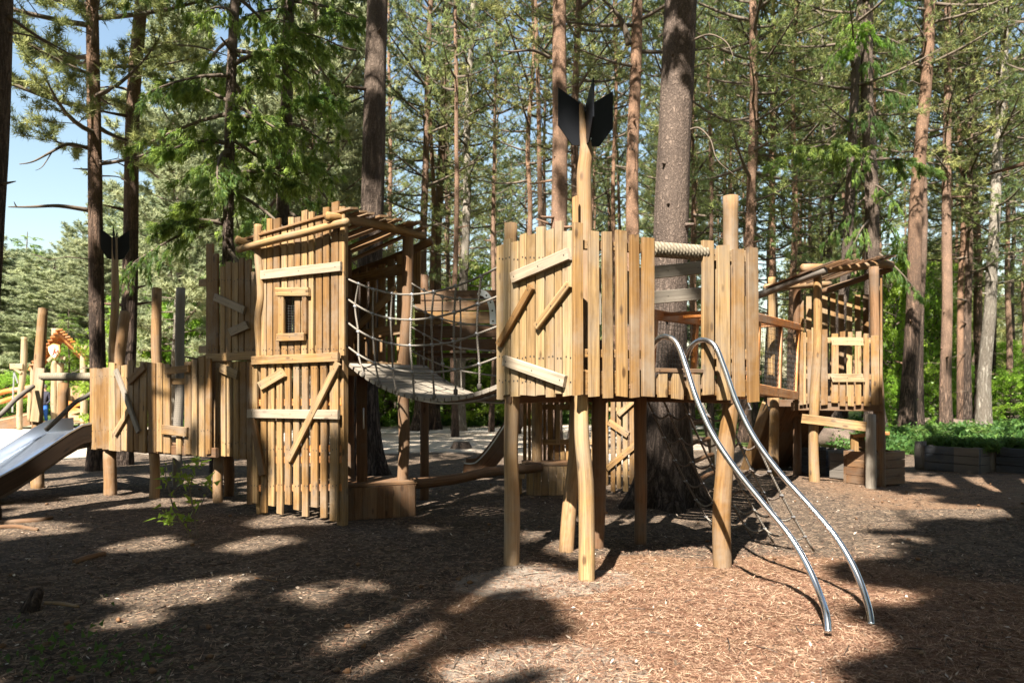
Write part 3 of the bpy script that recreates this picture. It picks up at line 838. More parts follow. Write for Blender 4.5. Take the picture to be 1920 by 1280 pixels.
# ------------------------------------------------------------------ enclosed board bridge behind
bb = thing('boarded_bridge', 'high crossing with solid horizontal board sides behind the rope bridge', 'bridge', (-.4, 9.8, 0))
P_B = Plane((-1.25, 9.75), (.6, 9.9))
for (y0, y1, mt, tn) in ((545, 563, M['brown'], .9), (565, 583, M['brown'], 1), (585, 608, M['wood'], .35), (611, 634, M['brown'], .1), (636, 657, M['brown'], .1)):
    mb = MB(); a = P_B.P(778, (y0 + y1) / 2); b = P_B.P(1010, (y0 + y1) / 2 - 2)
    board(mb, a, b, (y1 - y0) / F * 9.8, .035, P_B.n, tn, .02); mb.build('side_board', mt, bb)
def bfl(mb):
    for i in range(5):
        z = 1.9; board(mb, (-1.25, 9.85 + i * .14, z), (.6, 10.0 + i * .14, z), .12, .035, (0, 0, 1))
one('deck_boards', bb, M['brown'], bfl)
one('post', bb, M['brown'], lambda mb: log(mb, (-1.16, 9.9, -.1), (-1.16, 9.9, 2.95), .06, .055), smooth=True)
one('post', bb, M['wood'], lambda mb: board(mb, at(782, 570, 9.1), at(782, 468, 9.1), .09, .03, (0, -1, 0), .6, .03))
def strap(mb):
    pts = catmull([P_B.P(*c3(*p), .05) for p in ((612, 344), (640, 355), (660, 385), (668, 425), (670, 470))], 6)
    vs, gs, fs = [], [], []
    for i, p in enumerate(pts):
        t = (pts[min(i + 1, len(pts) - 1)] - pts[max(i - 1, 0)]).normalized(); s = t.cross(P_B.n)
        for (a, h) in ((-.04, 0), (.04, 0), (.04, -.012), (-.04, -.012)): vs.append(p + s * a + P_B.n * h); gs.append(Vector((a, i * .03, h)))
    for i in range(len(pts) - 1):
        for k in range(4): fs.append((i * 4 + k, i * 4 + (k + 1) % 4, i * 4 + 4 + (k + 1) % 4, i * 4 + 4 + k))
    mb.add(vs, fs, gs, .5)
    for i in range(2, len(pts), 5): nails(mb, pts[i] + P_B.n * .003, P_B.n, .014)
mb = MB(); strap(mb); mb.build('steel_strap', [M['galv'], M['nail']], bb)

# ------------------------------------------------------------------ balance beam
one_bal = MB(); log(one_bal, at(768, 907, 8.85), at(1012, 876, 10.45), .068, .062, 14, .03, .5)
bal = one_bal.build('balance_beam', M['brown'], smooth=True)
tag(bal, 'long round log beam lying between the roofed tower foot and the rear playhouse box', 'balance beam')

# ------------------------------------------------------------------ rear playhouse
ph = thing('rear_playhouse', 'shaded plank playhouse seen below the foreground tower, with a small square window', 'playhouse', (1.0, 10.8, 0))
c7 = conv(680, 700, 3.43)
W0, W1_, W2 = Vector((.12, 11.0)), Vector((1.2, 11.0)), Vector((1.95, 10.35))
P_H = Plane(W0, W1_); P_H2 = Plane(Vector((1.2, 10.75)), W2)
mb = MB()
planks(mb, P_H, c7, [(1030, 1056, -120, 570), (1062, 1084, -100, 570), (1160, 1180, -120, 560), (1188, 1226, -110, 570), (1232, 1262, -120, 570), (1268, 1296, -120, 235), (1268, 1300, 455, 570), (1304, 1336, -110, 235), (1304, 1336, 455, 570),
      (1345, 1375, -110, 570), (1385, 1412, -110, 570), (1425, 1455, -110, 570), (1470, 1500, -110, 570)], 0, .03)
mb.build('plank_panel', [M['wood'], M['nail']], ph)
for y in (215, 440, 20):
    rail('rail', ph, P_H, c7, (1155, y), (1500, y), 34, .036, M['wood'], .035)
rail('window_board', ph, P_H, c7, (1256, 200), (1256, 455), 26, .05, M['wood'])
one('post', ph, M['wood'], lambda mb: log(mb, at(1007, 880, 10.75), at(1007, 600, 10.75), .078, .072, tint=.6), smooth=True)
mb = MB()
planks(mb, P_H2, c7, [(1560, 1580, 165, 720), (1596, 1626, 165, 760), (1634, 1664, 165, 738), (1674, 1708, 165, 756), (1716, 1752, 165, 712), (1764, 1790, 165, 700), (1796, 1820, 165, 700)], 0, .03)
mb.build('plank_panel', [M['wood'], M['nail']], ph)
rail('brace', ph, P_H2, c7, (1582, 310), (1708, 395), 42, .036, M['wood'])
rail('brace', ph, P_H2, c7, (1570, 610), (1784, 435), 40, .036, M['wood'])
rail('brace', ph, P_H2, c7, (1645, 265), (1750, 170), 34, .036, M['wood'])
for y in (230, 500, 640):
    rail('back_rail', ph, P_H2, c7, (1560, y), (1815, y), 26, -.036, M['wood'], .04)
mb = MB()
g0, g1 = Vector((.2, 10.5)), Vector((1.15, 10.5))
for i in range(9):
    p = g0 + (g1 - g0) * ((i + .5) / 9); board(mb, (p.x, p.y, -.05), (p.x, p.y, .37), .1, .03, (0, -1, 0), None, .01)
mb.build('plinth', M['wood'], ph)
mb = MB()
for i in range(4): board(mb, (.14, 10.53 + i * .12, .39), (1.2, 10.53 + i * .12, .39), .115, .035, (0, 0, 1), None, .01)
mb.build('plinth_top', M['brown'], ph)
def bk(mb):
    box(mb, (.12, 10.45, .3), .13, .13, .2, 0, .8); box(mb, (.06, 10.5, .1), .16, .12, .24, 0, .3)
one('beam_block', ph, M['wood'], bk)
# upper deck and guard
mb = MB()
for i in range(9): board(mb, (.1, 10.42 + i * .115, 1.62), (1.9, 10.42 + i * .115, 1.62), .105, .035, (0, 0, 1))
mb.build('floor_boards', M['brown'], ph)

# rear slide
rs = thing('rear_slide', 'narrow dark slide with a steel chute behind the balance beam', 'slide', (-.5, 12.4, 0))
sp = [(-.80, .10), (-.66, .09), (-.5, .14), (-.3, .34), (-.1, .62), (.12, .98), (.3, 1.3), (.4, 1.45), (.62, 1.52)]
spc = catmull([Vector((x, 12.15, z)) for x, z in sp], 5)
def sheet(mb, y0, y1, d, th):
    vs, gs, fs = [], [], []
    for i, p in enumerate(spc):
        t = (spc[min(i + 1, len(spc) - 1)] - spc[max(i - 1, 0)]).normalized(); nn = Vector((-t.z, 0, t.x))
        for (y, h) in ((y0, d), (y1, d), (y1, d + th), (y0, d + th)):
            q = p + nn * h; vs.append(Vector((q.x, y, q.z))); gs.append(Vector((y, i * .05, h)))
    m = len(spc)
    for i in range(m - 1):
        for k in range(4): fs.append((4 * i + k, 4 * i + (k + 1) % 4, 4 * i + 4 + (k + 1) % 4, 4 * i + 4 + k))
    fs.append((0, 1, 2, 3)); fs.append((4 * m - 1, 4 * m - 2, 4 * m - 3, 4 * m - 4)); mb.add(vs, fs, gs, .2)
one('chute', rs, M['slide'], lambda mb: sheet(mb, 12.17, 12.68, 0, .012))
one('side_cheek', rs, M['brown'], lambda mb: sheet(mb, 12.12, 12.165, -.12, .26))
one('side_cheek', rs, M['brown'], lambda mb: sheet(mb, 12.685, 12.73, -.06, .24))
one('rim', rs, M['slide'], lambda mb: sheet(mb, 12.115, 12.17, .142, .016))
one('landing_foot', rs, M['slide'], lambda mb: box(mb, (-.72, 12.42, .04), .2, .6, .1, 0))

# log ladder by the big trunk
ld = thing('log_ladder', 'leaning log ladder with round rungs beside the big fir trunk', 'ladder', (2.35, 9.7, 0))
one('stile', ld, M['dark'], lambda mb: log(mb, foot(1300, 938, .05), at(1288, 788, 10.5), .07, .055, tint=.9), smooth=True)
one('stile', ld, M['grey'], lambda mb: log(mb, foot(1350, 905, .05), at(1322, 784, 11.0), .06, .05, tint=.5), smooth=True)
for i in range(4):
    u = .2 + i * .25
    a = foot(1300, 938, 0).lerp(at(1288, 788, 10.5), u); b = foot(1350, 905, 0).lerp(at(1322, 784, 11.0), u); d = (b - a).normalized() * .12
    one('rung', ld, M['brown'], lambda mb: log(mb, a - d, b + d, .033, .033, 10), smooth=True)

# ------------------------------------------------------------------ right tower
c8 = conv(1400, 450, 2.51)
G1, G2 = Vector((4.36, 11.6)), Vector((5.48, 11.08))
P_G = Plane(G1, G2); gd = Vector((.42, .93))
G3, G4 = G2 + gd * 1.1, G1 + gd * 1.1
gt = thing('canopy_tower', 'plank lookout under a tilted slatted canopy at the right end of the play fort', 'play tower', (5.0, 11.8, 0))
mb = MB()
planks(mb, P_G, c8, [(222, 245, 655, 745), (248, 266, 430, 775), (266, 281, 435, 772), (284, 310, 425, 770), (303, 344, 412, 770), (347, 383, 420, 775), (397, 432, 440, 765), (436, 467, 628, 780), (437, 466, 430, 470), (474, 506, 650, 780), (476, 500, 432, 470),
      (512, 541, 430, 775), (550, 578, 440, 780), (584, 626, 448, 775), (626, 640, 470, 770)], 0, .03, nail_rows=(470, 660))
mb.build('plank_panel', [M['wood'], M['nail']], gt)
rail('window_board', gt, P_G, c8, (399, 476), (549, 478), 38, .036, M['pale'], sl=.2)
rail('window_board', gt, P_G, c8, (399, 648), (551, 648), 40, .036, M['pale'], sl=.3)
rail('window_board', gt, P_G, c8, (416, 490), (416, 632), 30, .033, M['wood'])
rail('window_board', gt, P_G, c8, (524, 490), (524, 632), 26, .033, M['wood'])
for y in (470, 640, 745):
    rail('back_rail', gt, P_G, c8, (225, y), (620, y + 4), 26, -.036, M['wood'], .04)
one('post', gt, M['wood'], lambda mb: crooked(mb, [foot(1528, 908), at(1525, 830, 11.36), at(1528, 740, 11.36), at(1533, 640, 11.36), at(1533, 516, 11.36)], [.085, .07, .075, .062, .06], .6), smooth=True)
one('post', gt, M['wood'], lambda mb: log(mb, foot(1451, 894), at(1452, 745, 12.35), .086, .075, tint=.4), smooth=True)
one('post', gt, M['brown'], lambda mb: log(mb, (5.52, 11.2, -.1), (5.5, 11.35, 3.3), .085, .07, tint=.8), smooth=True)
one('post', gt, M['brown'], lambda mb: log(mb, (G3.x, G3.y, -.1), (G3.x, G3.y, 3.4), .07, .065, tint=.3), smooth=True)
one('post', gt, M['brown'], lambda mb: log(mb, (G4.x, G4.y, -.1), (G4.x, G4.y, 3.3), .07, .06, tint=.2), smooth=True)
one('post', gt, M['grey'], lambda mb: log(mb, foot(1633, 916), at(1632, 777, 11.05), .075, .072, tint=.7), smooth=True, label='grey weathered stub post')
one('post', gt, M['wood'], lambda mb: log(mb, at(1446, 760, 12.9), at(1447, 520, 12.9), .065, .06, tint=.7), smooth=True)
one('sloping_board', gt, M['wood'], lambda mb: board(mb, at(1503, 784, 11.28), at(1624, 800, 11.02), .14, .035, (0, -1, 0), .8, .02))
mb = MB()
for i in range(9):
    q = G1 + gd * (.08 + i * .12); board(mb, (q.x, q.y, 1.26), (q.x + 1.12, q.y - .52, 1.26), .11, .035, (0, 0, 1))
mb.build('floor_boards', M['brown'], gt)
one('floor_beam', gt, M['brown'], lambda mb: [board(mb, (a.x, a.y, 1.18), (b.x, b.y, 1.18), .13, .05, Plane(a, b).n) for (a, b) in ((G1 + gd * .06, G2 + gd * .06), (G2, G3), (G4, G3), (G1, G4))])
mb = MB()
P_G3 = Plane(G4, G3)
for i in range(10):
    p = G4 + (G3 - G4) * ((i + .5) / 10); board(mb, (p.x, p.y, 1.2), (p.x, p.y, 2.95 + rnd.uniform(-.08, .1)), .085, .028, P_G3.n)
for i in range(8):
    p = G2 + (G3 - G2) * ((i + .5) / 8); board(mb, (p.x, p.y, 1.2), (p.x, p.y, 3.0 + rnd.uniform(-.08, .1)), .085, .028, (-.9, .4, 0))
mb.build('back_planks', M['wood'], gt)
R1, R2, R3 = at(1416, 556, 11.95), at(1548, 506, 11.0), at(1672, 494, 11.75)
R2b = R2 + (R3 - R2) * 1.0; R4 = R1 + (R3 - R2)
one('canopy_pole', gt, M['dark'], lambda mb: log(mb, R1, R2, .06, .055, tint=1), smooth=True)
one('canopy_pole', gt, M['post'], lambda mb: log(mb, at(1505, 503, 11.25) , R3 + Vector((0, 0, -.02)), .065, .06, tint=.4), smooth=True)
one('canopy_pole', gt, M['post'], lambda mb: log(mb, R1 + Vector((.2, .1, .16)), R4 + Vector((.2, .1, .1)), .055, .05, tint=.7), smooth=True)
one('canopy_pole', gt, M['brown'], lambda mb: log(mb, R4 - Vector((0, 0, .06)), R3 - Vector((0, 0, .08)), .055, .05), smooth=True)
mb = MB(); nr = (R1 - R2).cross(R3 - R2).normalized()
if nr.z < 0: nr = -nr
for i in range(11):
    u = -.02 + i * .1; a = R1 + (R3 - R2) * u; b = R2 + (R3 - R2) * u; d = (b - a).normalized()
    sk = Vector((0, 0, rnd.uniform(.07, .1)))
    board(mb, a + d * .25 + sk, b + d * rnd.uniform(.06, .16) + sk, .1, .025, nr + Vector((.1, -.3, 0)), None, .03)
mb.build('canopy_slats', M['brown'], gt)

# ------------------------------------------------------------------ mesh tunnel
tn = thing('mesh_tunnel', 'orange framed crawl tunnel with wire mesh sides leading to the canopy tower', 'crawl tunnel', (3.1, 9.2, 0))
T0, T1 = Vector((1.98, 6.98)), Vector((4.34, 11.35))
zt0, zt1, zb0, zb1 = 2.17, 2.40, 1.48, 1.35
def tp(u, v, s=0):
    """u along, v up the side (0 bottom, 1 top), s to the far side"""
    p = T0 + (T1 - T0) * u; e = Vector((T1.y - T0.y, -(T1.x - T0.x))).normalized() * -.72 * s
    zb = zb0 + (zb1 - zb0) * u; zt = zt0 + (zt1 - zt0) * u
    lean = Vector((T1.x - T0.x, T1.y - T0.y)).normalized() * (.32 * (v - .5)) * (1 if u > .9 else .5)
    q = p + e + lean
    return Vector((q.x, q.y, zb + (zt - zb) * v))
nT = Vector((-(T1.y - T0.y), T1.x - T0.x, 0)).normalized()
for s in (0, 1):
    one('frame_bar', tn, M['orange'], lambda mb: board(mb, tp(0, 1, s), tp(1, 1, s), .1, .06, nT, .2, .01))
    one('frame_bar', tn, M['orange'], lambda mb: board(mb, tp(0, 0, s), tp(1, 0, s), .12, .06, nT, .9, .01))
    for u in (.02, .34, .66, .985):
        one('upright', tn, M['orange'], lambda mb: board(mb, tp(u, .04, s), tp(u, .96, s), .11, .05, nT, .5, .01))
    one('wire_mesh', tn, M['wire'], lambda mb: wire_grid(mb, lambda a, b: tp(a, b, s), .02, .98, .05, .95, 46, 13, .0025))
def tfl(mb):
    for i in range(28):
        u = (i + .5) / 28; board(mb, tp(u, -.02, 0), tp(u, -.02, 1), .13, .03, (0, 0, 1), None, .01, 3)
one('floor_boards', tn, M['brown'], tfl)
def tsl(mb):
    for i in range(7):
        u = (i + .5) / 7; board(mb, tp(u, 1.02, 0), tp(u, 1.02, 1), .1, .03, (0, 0, 1), None, .01, 3)
one('roof_battens', tn, M['orange'], tsl)

# hand rings under the tunnel
def hring(px, py, Y, lab):
    c = at(px, py, Y); o = thing('hand_ring', lab, 'hand ring', tuple(c), 'triangular hand rings under the mesh tunnel')
    r = .05 * Y / 9
    pts = [c + Vector((0, 0, r)), c + Vector((r * .85, 0, -r * .7)), c + Vector((-r * .85, 0, -r * .7)), c + Vector((0, 0, r))]
    one('handle', o, M['clamp'], lambda mb: tube(mb, pts, .009, 7, .5))
    one('strap', o, M['darkrope'], lambda mb: tube(mb, [c + Vector((0, 0, r)), c + Vector((0, 0, r + .12))], .01, 6, .5))
hring(1402, 762, 7.9, 'white triangular hand ring nearest the foreground tower, half behind a plank')
hring(1437, 764, 9.2, 'white triangular hand ring hanging clear in the gap right of the foreground tower')

# ------------------------------------------------------------------ climbing ramp
rp_ = thing('climbing_ramp', 'dark underside of a steep board ramp leaning up to the canopy tower', 'climbing ramp', (4.5, 13, 0))
ra, rb2 = Vector((4.35, 12.5, 1.2)), Vector((5.15, 12.2, 1.2)); rc, rd = gnd(1402, 880), gnd(1478, 874)
def rmp(mb):
    for i in range(7):
        u = (i + .5) / 7; board(mb, rc.lerp(rd, u), ra.lerp(rb2, u), .13, .03, (0, -.7, -.7), None, .01)
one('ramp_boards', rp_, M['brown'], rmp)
one('stringer', rp_, M['wood'], lambda mb: board(mb, rc + Vector((-.08, -.1, 0)), ra + Vector((-.1, -.06, 0)), .17, .05, (-.5, -.8, 0), .4, .01))
one('stringer', rp_, M['brown'], lambda mb: board(mb, rd + Vector((.05, -.08, 0)), rb2 + Vector((.05, -.08, 0)), .16, .05, (-.5, -.8, 0), .2, .01))
one('cross_bar', rp_, M['brown'], lambda mb: board(mb, ra + Vector((-.1, -.05, .02)), rb2 + Vector((.05, -.05, .02)), .12, .05, (0, -1, 0), .2))

# ------------------------------------------------------------------ furniture on the right
bn = thing('counter_table', 'brown timber play counter on legs behind the grey stub post', 'table', tuple(gnd(1630, 905)))
Yb = 11.75
def ctop(mb):
    for i in range(3): board(mb, at(1598, 817, Yb - .1 + i * .14), at(1664, 812, Yb - .1 + i * .14), .13, .05, (0, 0, 1), .8, .02)
one('table_top', bn, M['orange'], ctop)
for (px, Y) in ((1604, Yb - .1), (1616, Yb + .15), (1655, Yb + .1)):
    p = at(px, 820, Y); one('leg', bn, M['wood'], lambda mb: board(mb, (p.x, p.y, -.05), (p.x - .02, p.y, .72), .11, .06, (0, -1, 0), None, .03))
one('shelf', bn, M['brown'], lambda mb: board(mb, at(1599, 832, Yb - .05), at(1630, 834, Yb - .05), .12, .06, (0, -1, 0), .6))

def crate(name, lab, cat, g0, g1, dep, h, mats, nb=3, group=None, split=None):
    """low box of stacked horizontal boards; g0,g1 plan ends of the front"""
    g0, g1 = Vector((g0.x, g0.y)), Vector((g1.x, g1.y)); d = (g1 - g0).normalized(); q = Vector((-d.y, d.x))
    if q.y < 0: q = -q
    o = thing(name, lab, cat, (((g0 + g1) / 2).x, ((g0 + g1) / 2).y, 0), group)
    for k, (a, b, mt) in enumerate(((g0, g1, mats[0]), (g1, g1 + q * dep, mats[1]), (g0 + q * dep, g1 + q * dep, mats[1]), (g0, g0 + q * dep, mats[1]))):
        def f(mb):
            for i in range(nb):
                z = h * (i + .5) / nb; e = (b - a).normalized() * (.0 if k % 2 else .03)
                board(mb, (a.x - e.x, a.y - e.y, z), (b.x + e.x, b.y + e.y, z), h / nb * .95, .045, Plane(a, b).n, None, .012)
        one('board_wall', o, mt, f)
    one('corner_post', o, M['dark'], lambda mb: [board(mb, (p.x, p.y, -.05), (p.x, p.y, h + .01), .07, .07, (d.x, d.y, 0), .5, .01) for p in (g0 + q * .05 + d * .05, g1 + q * .05 - d * .05, g1 + q * (dep - .05) - d * .05, g0 + q * (dep - .05) + d * .05)])
    return o, g0, g1, q, d
crate('timber_crate', 'square brown box of stacked planks behind the grey stub post', 'crate', gnd(1642, 911), gnd(1692, 906), .5, .5, (M['brown'], M['brown']), 4)
crate('timber_crate', 'dark plank box in deep shade below the canopy tower', 'crate', gnd(1560, 896), gnd(1600, 900), .6, .42, (M['dark'], M['dark']), 3)
crate('timber_crate', 'low bluish dark box left of the front post of the canopy tower', 'crate', gnd(1500, 884), gnd(1548, 890), .5, .42, (M['slategrey'], M['dark']), 3)
def planter(lab, g0, g1, mats):
    o, g0, g1, q, d = crate('planter', lab, 'planter', g0, g1, .75, .44, mats, 3, 'low wooden planters full of green shoots')
    one('soil', o, M['dark'], lambda mb: board(mb, ((g0 + q * .36).x, (g0 + q * .36).y, .34), ((g1 + q * .36).x, (g1 + q * .36).y, .34), .66, .03, (0, 0, 1), .5, 0))
    e = g0 - d * .05
    def rim(mb):
        for i in range(2): log(mb, (e.x - .06 * i, e.y + .06, .0), (e.x - .06 * i, e.y + .06, .5), .07, .065, 10)
    one('end_log', o, M['dark'], rim, smooth=True)
    return o, (g0 + g1) / 2 + q * .37, d
pl1 = planter('long wooden planter with bluish and brown halves, standing alone on the right', gnd(1738, 880), gnd(1834, 888), (M['slategrey'], M['dark']))
gp = gnd(1786, 884)
mb = MB()
for i in range(3): 
    a, b = gnd(1787, 884.3), gnd(1834, 888.3); z = .44 * (i + .5) / 3; board(mb, (a.x, a.y - .03, z), (b.x, b.y - .03, z), .139, .02, (0, -1, 0), None, .01)
mb.build('brown_facing', M['dark'], pl1[0], label='brown weathered half of the front')
pl2 = planter('dark bluish wooden planter cut by the right edge of the picture', gnd(1872, 886), gnd(1968, 894), (M['slategrey'], M['dark']))

# ------------------------------------------------------------------ far sunlit playground on the left
fh = thing('gabled_playhouse', 'sunlit open timber playhouse with a slatted gable roof and a heraldic shield, far left', 'playhouse', (-17.6, 29, 0))
c6 = conv(0, 580, 3.7667); Yh = 29.0
def h(cx, cy, Y=Yh): return at(*c6(cx, cy), Y)
ap = h(420, 165); el = h(215, 432); er = h(612, 352); bk_ = Vector((-1.75, 3.1, 0))
for (a, b) in ((ap, el), (ap, er)):
    one('rafter', fh, M['orange'], lambda mb: log(mb, a + (a - b) * .05, b, .11, .1, 10, tint=.8), smooth=True)
    one('rafter', fh, M['orange'], lambda mb: log(mb, a + bk_, b + bk_, .11, .1, 10, tint=.8), smooth=True)
    def sl2(mb):
        for i in range(11):
            p = a.lerp(b, (i + .4) / 11); board(mb, p - bk_ * .12 + Vector((0, 0, .14)), p + bk_ * 1.1 + Vector((0, 0, .14)), .17, .05, (0, -.3, 1), None, .03, 3)
    one('roof_slats', fh, M['orange'], sl2)
for (cx, c0, c1_) in ((385, 360, 790), (428, 380, 700), (592, 255, 800), (240, 400, 760)):
    one('post', fh, M['pale'], lambda mb: log(mb, h(cx, c1_) - Vector((0, 0, .3)), h(cx, c0), .13, .12, 10, tint=1), smooth=True)
one('ridge_finial', fh, M['pale'], lambda mb: log(mb, h(395, 190), h(395, 135), .16, .15, 10, tint=1), smooth=True)
def fpl(mb):
    for cx in range(470, 610, 17): board(mb, h(cx, 690, Yh + .3), h(cx, 545 + rnd.uniform(-8, 8), Yh + .3), .105, .04, (0, -1, 0), None, .03)
one('plank_panel', fh, M['pale'], fpl)
def fpl2(mb):
    board(mb, h(470, 660), h(600, 690), .2, .05, (0, -1, 0), .5); board(mb, h(480, 725), h(605, 690), .25, .05, (0, -1, 0), .2); board(mb, h(455, 760), h(605, 770), .2, .05, (0, -1, 0), .9)
one('brace', fh, M['orange'], fpl2)
one('floor_boards', fh, M['pale'], lambda mb: [board(mb, h(300, 790, Yh + .3 * i), h(640, 796, Yh + .3 * i), .28, .06, (0, 0, 1), None, .01) for i in range(8)])
def shield(mb):
    out = [(340, 262), (378, 240), (424, 252), (428, 290), (416, 325), (390, 352), (362, 328), (346, 298)]
    c = h(385, 295, Yh - .3)
    for (sc_, dy, mi) in ((1.0, 0, 0), (.82, -.035, 1)):
        vs = [c + (h(x, y, Yh - .3) - c) * sc_ + Vector((0, dy - .03, 0)) for x, y in out] + [c + (h(x, y, Yh - .3) - c) * sc_ + Vector((0, .03, 0)) for x, y in out]
        k = len(out); mb.add(vs, [tuple(range(k)), tuple(reversed(range(k, 2 * k)))] + [(i, k + i, k + (i + 1) % k, (i + 1) % k) for i in range(k)], [Vector(v) for v in vs], .5, mi)
    # red upright beast, strokes a few centimetres thick
    for st in (((378, 268), (390, 276)), ((390, 274), (384, 300)), ((384, 298), (372, 318)), ((386, 300), (398, 318)), ((388, 284), (374, 288)), ((386, 292), (374, 302)), ((384, 300), (404, 300)), ((404, 300), (406, 284)), ((376, 266), (382, 272)), ((372, 318), (366, 320)), ((398, 318), (404, 318))):
        a, b = h(*st[0], Yh - .38), h(*st[1], Yh - .38); board(mb, a, b, .03, .03, (0, -1, 0), .5, .0, 2, mi=2)
M['red'] = m_plain('red_paint', (.36, .08, .05)); M['gold'] = m_plain('ochre_paint', (.42, .27, .09)); M['cream'] = m_plain('cream_paint', (.75, .68, .52))
mb = MB(); shield(mb); mb.build('shield', [M['gold'], M['cream'], M['red']], fh)
for st in (((338, 365), (400, 300)), ((425, 340), (462, 345))):
    one('crossed_stave', fh, M['pale'], lambda mb: board(mb, h(*st[0], Yh - .15), h(*st[1], Yh - .15), .12, .05, (0, -1, 0), 1))
fr_ = thing('access_ramp', 'long pale sunlit ramp with rustic rails leading to the far playhouse', 'ramp', (-19.5, 29.5, 0))
one('ramp_deck', fr_, M['pale'], lambda mb: [board(mb, h(-160, 815 + i * 2, 28.3 + i * .3), h(235, 730 + i * 2, 28.3 + i * .3), .3, .06, (0, -.2, 1), 1, .01) for i in range(5)])
one('side_board', fr_, M['brown'], lambda mb: board(mb, h(-160, 850, 28.2), h(235, 765, 28.2), .5, .06, (0, -1, 0), .8))
for (y0, y1) in ((618, 545), (655, 590)):
    one('handrail', fr_, M['orange'], lambda mb: log(mb, h(-160, y0 + 20, 28.2), h(228, y1, 28.2), .1, .09, 10, .1, .7), smooth=True)
for cx in (215, -40):
    one('post', fr_, M['pale'], lambda mb: log(mb, h(cx, 790, 28.1), h(cx, 560, 28.1), .1, .09, 10), smooth=True)
hp = thing('hoist_post', 'tall sunlit post with a short arm and hanging chain before the far playhouse', 'post', tuple(gnd(36, 806)))
one('post', hp, M['pale'], lambda mb: crooked(mb, [h(138, 860, 27.5), h(140, 640, 27.5), h(160, 480, 27.5), h(170, 330, 27.5), h(172, 196, 27.5)], [.1, .1, .11, .11, .1], 1), smooth=True)
one('arm', hp, M['pale'], lambda mb: [board(mb, h(76, 402, 27.4), h(165, 402, 27.4), .2, .12, (0, -1, 0), 1), board(mb, h(96, 412, 27.4), h(152, 450, 27.4), .1, .1, (0, -1, 0), 1)])
one('chain', hp, M['galv'], lambda mb: [tube(mb, [h(100, 440, 27.4), h(88, 725, 27.4)], .03, 6), tube(mb, [h(100, 440, 27.4), h(128, 520, 27.4)], .03, 6)])

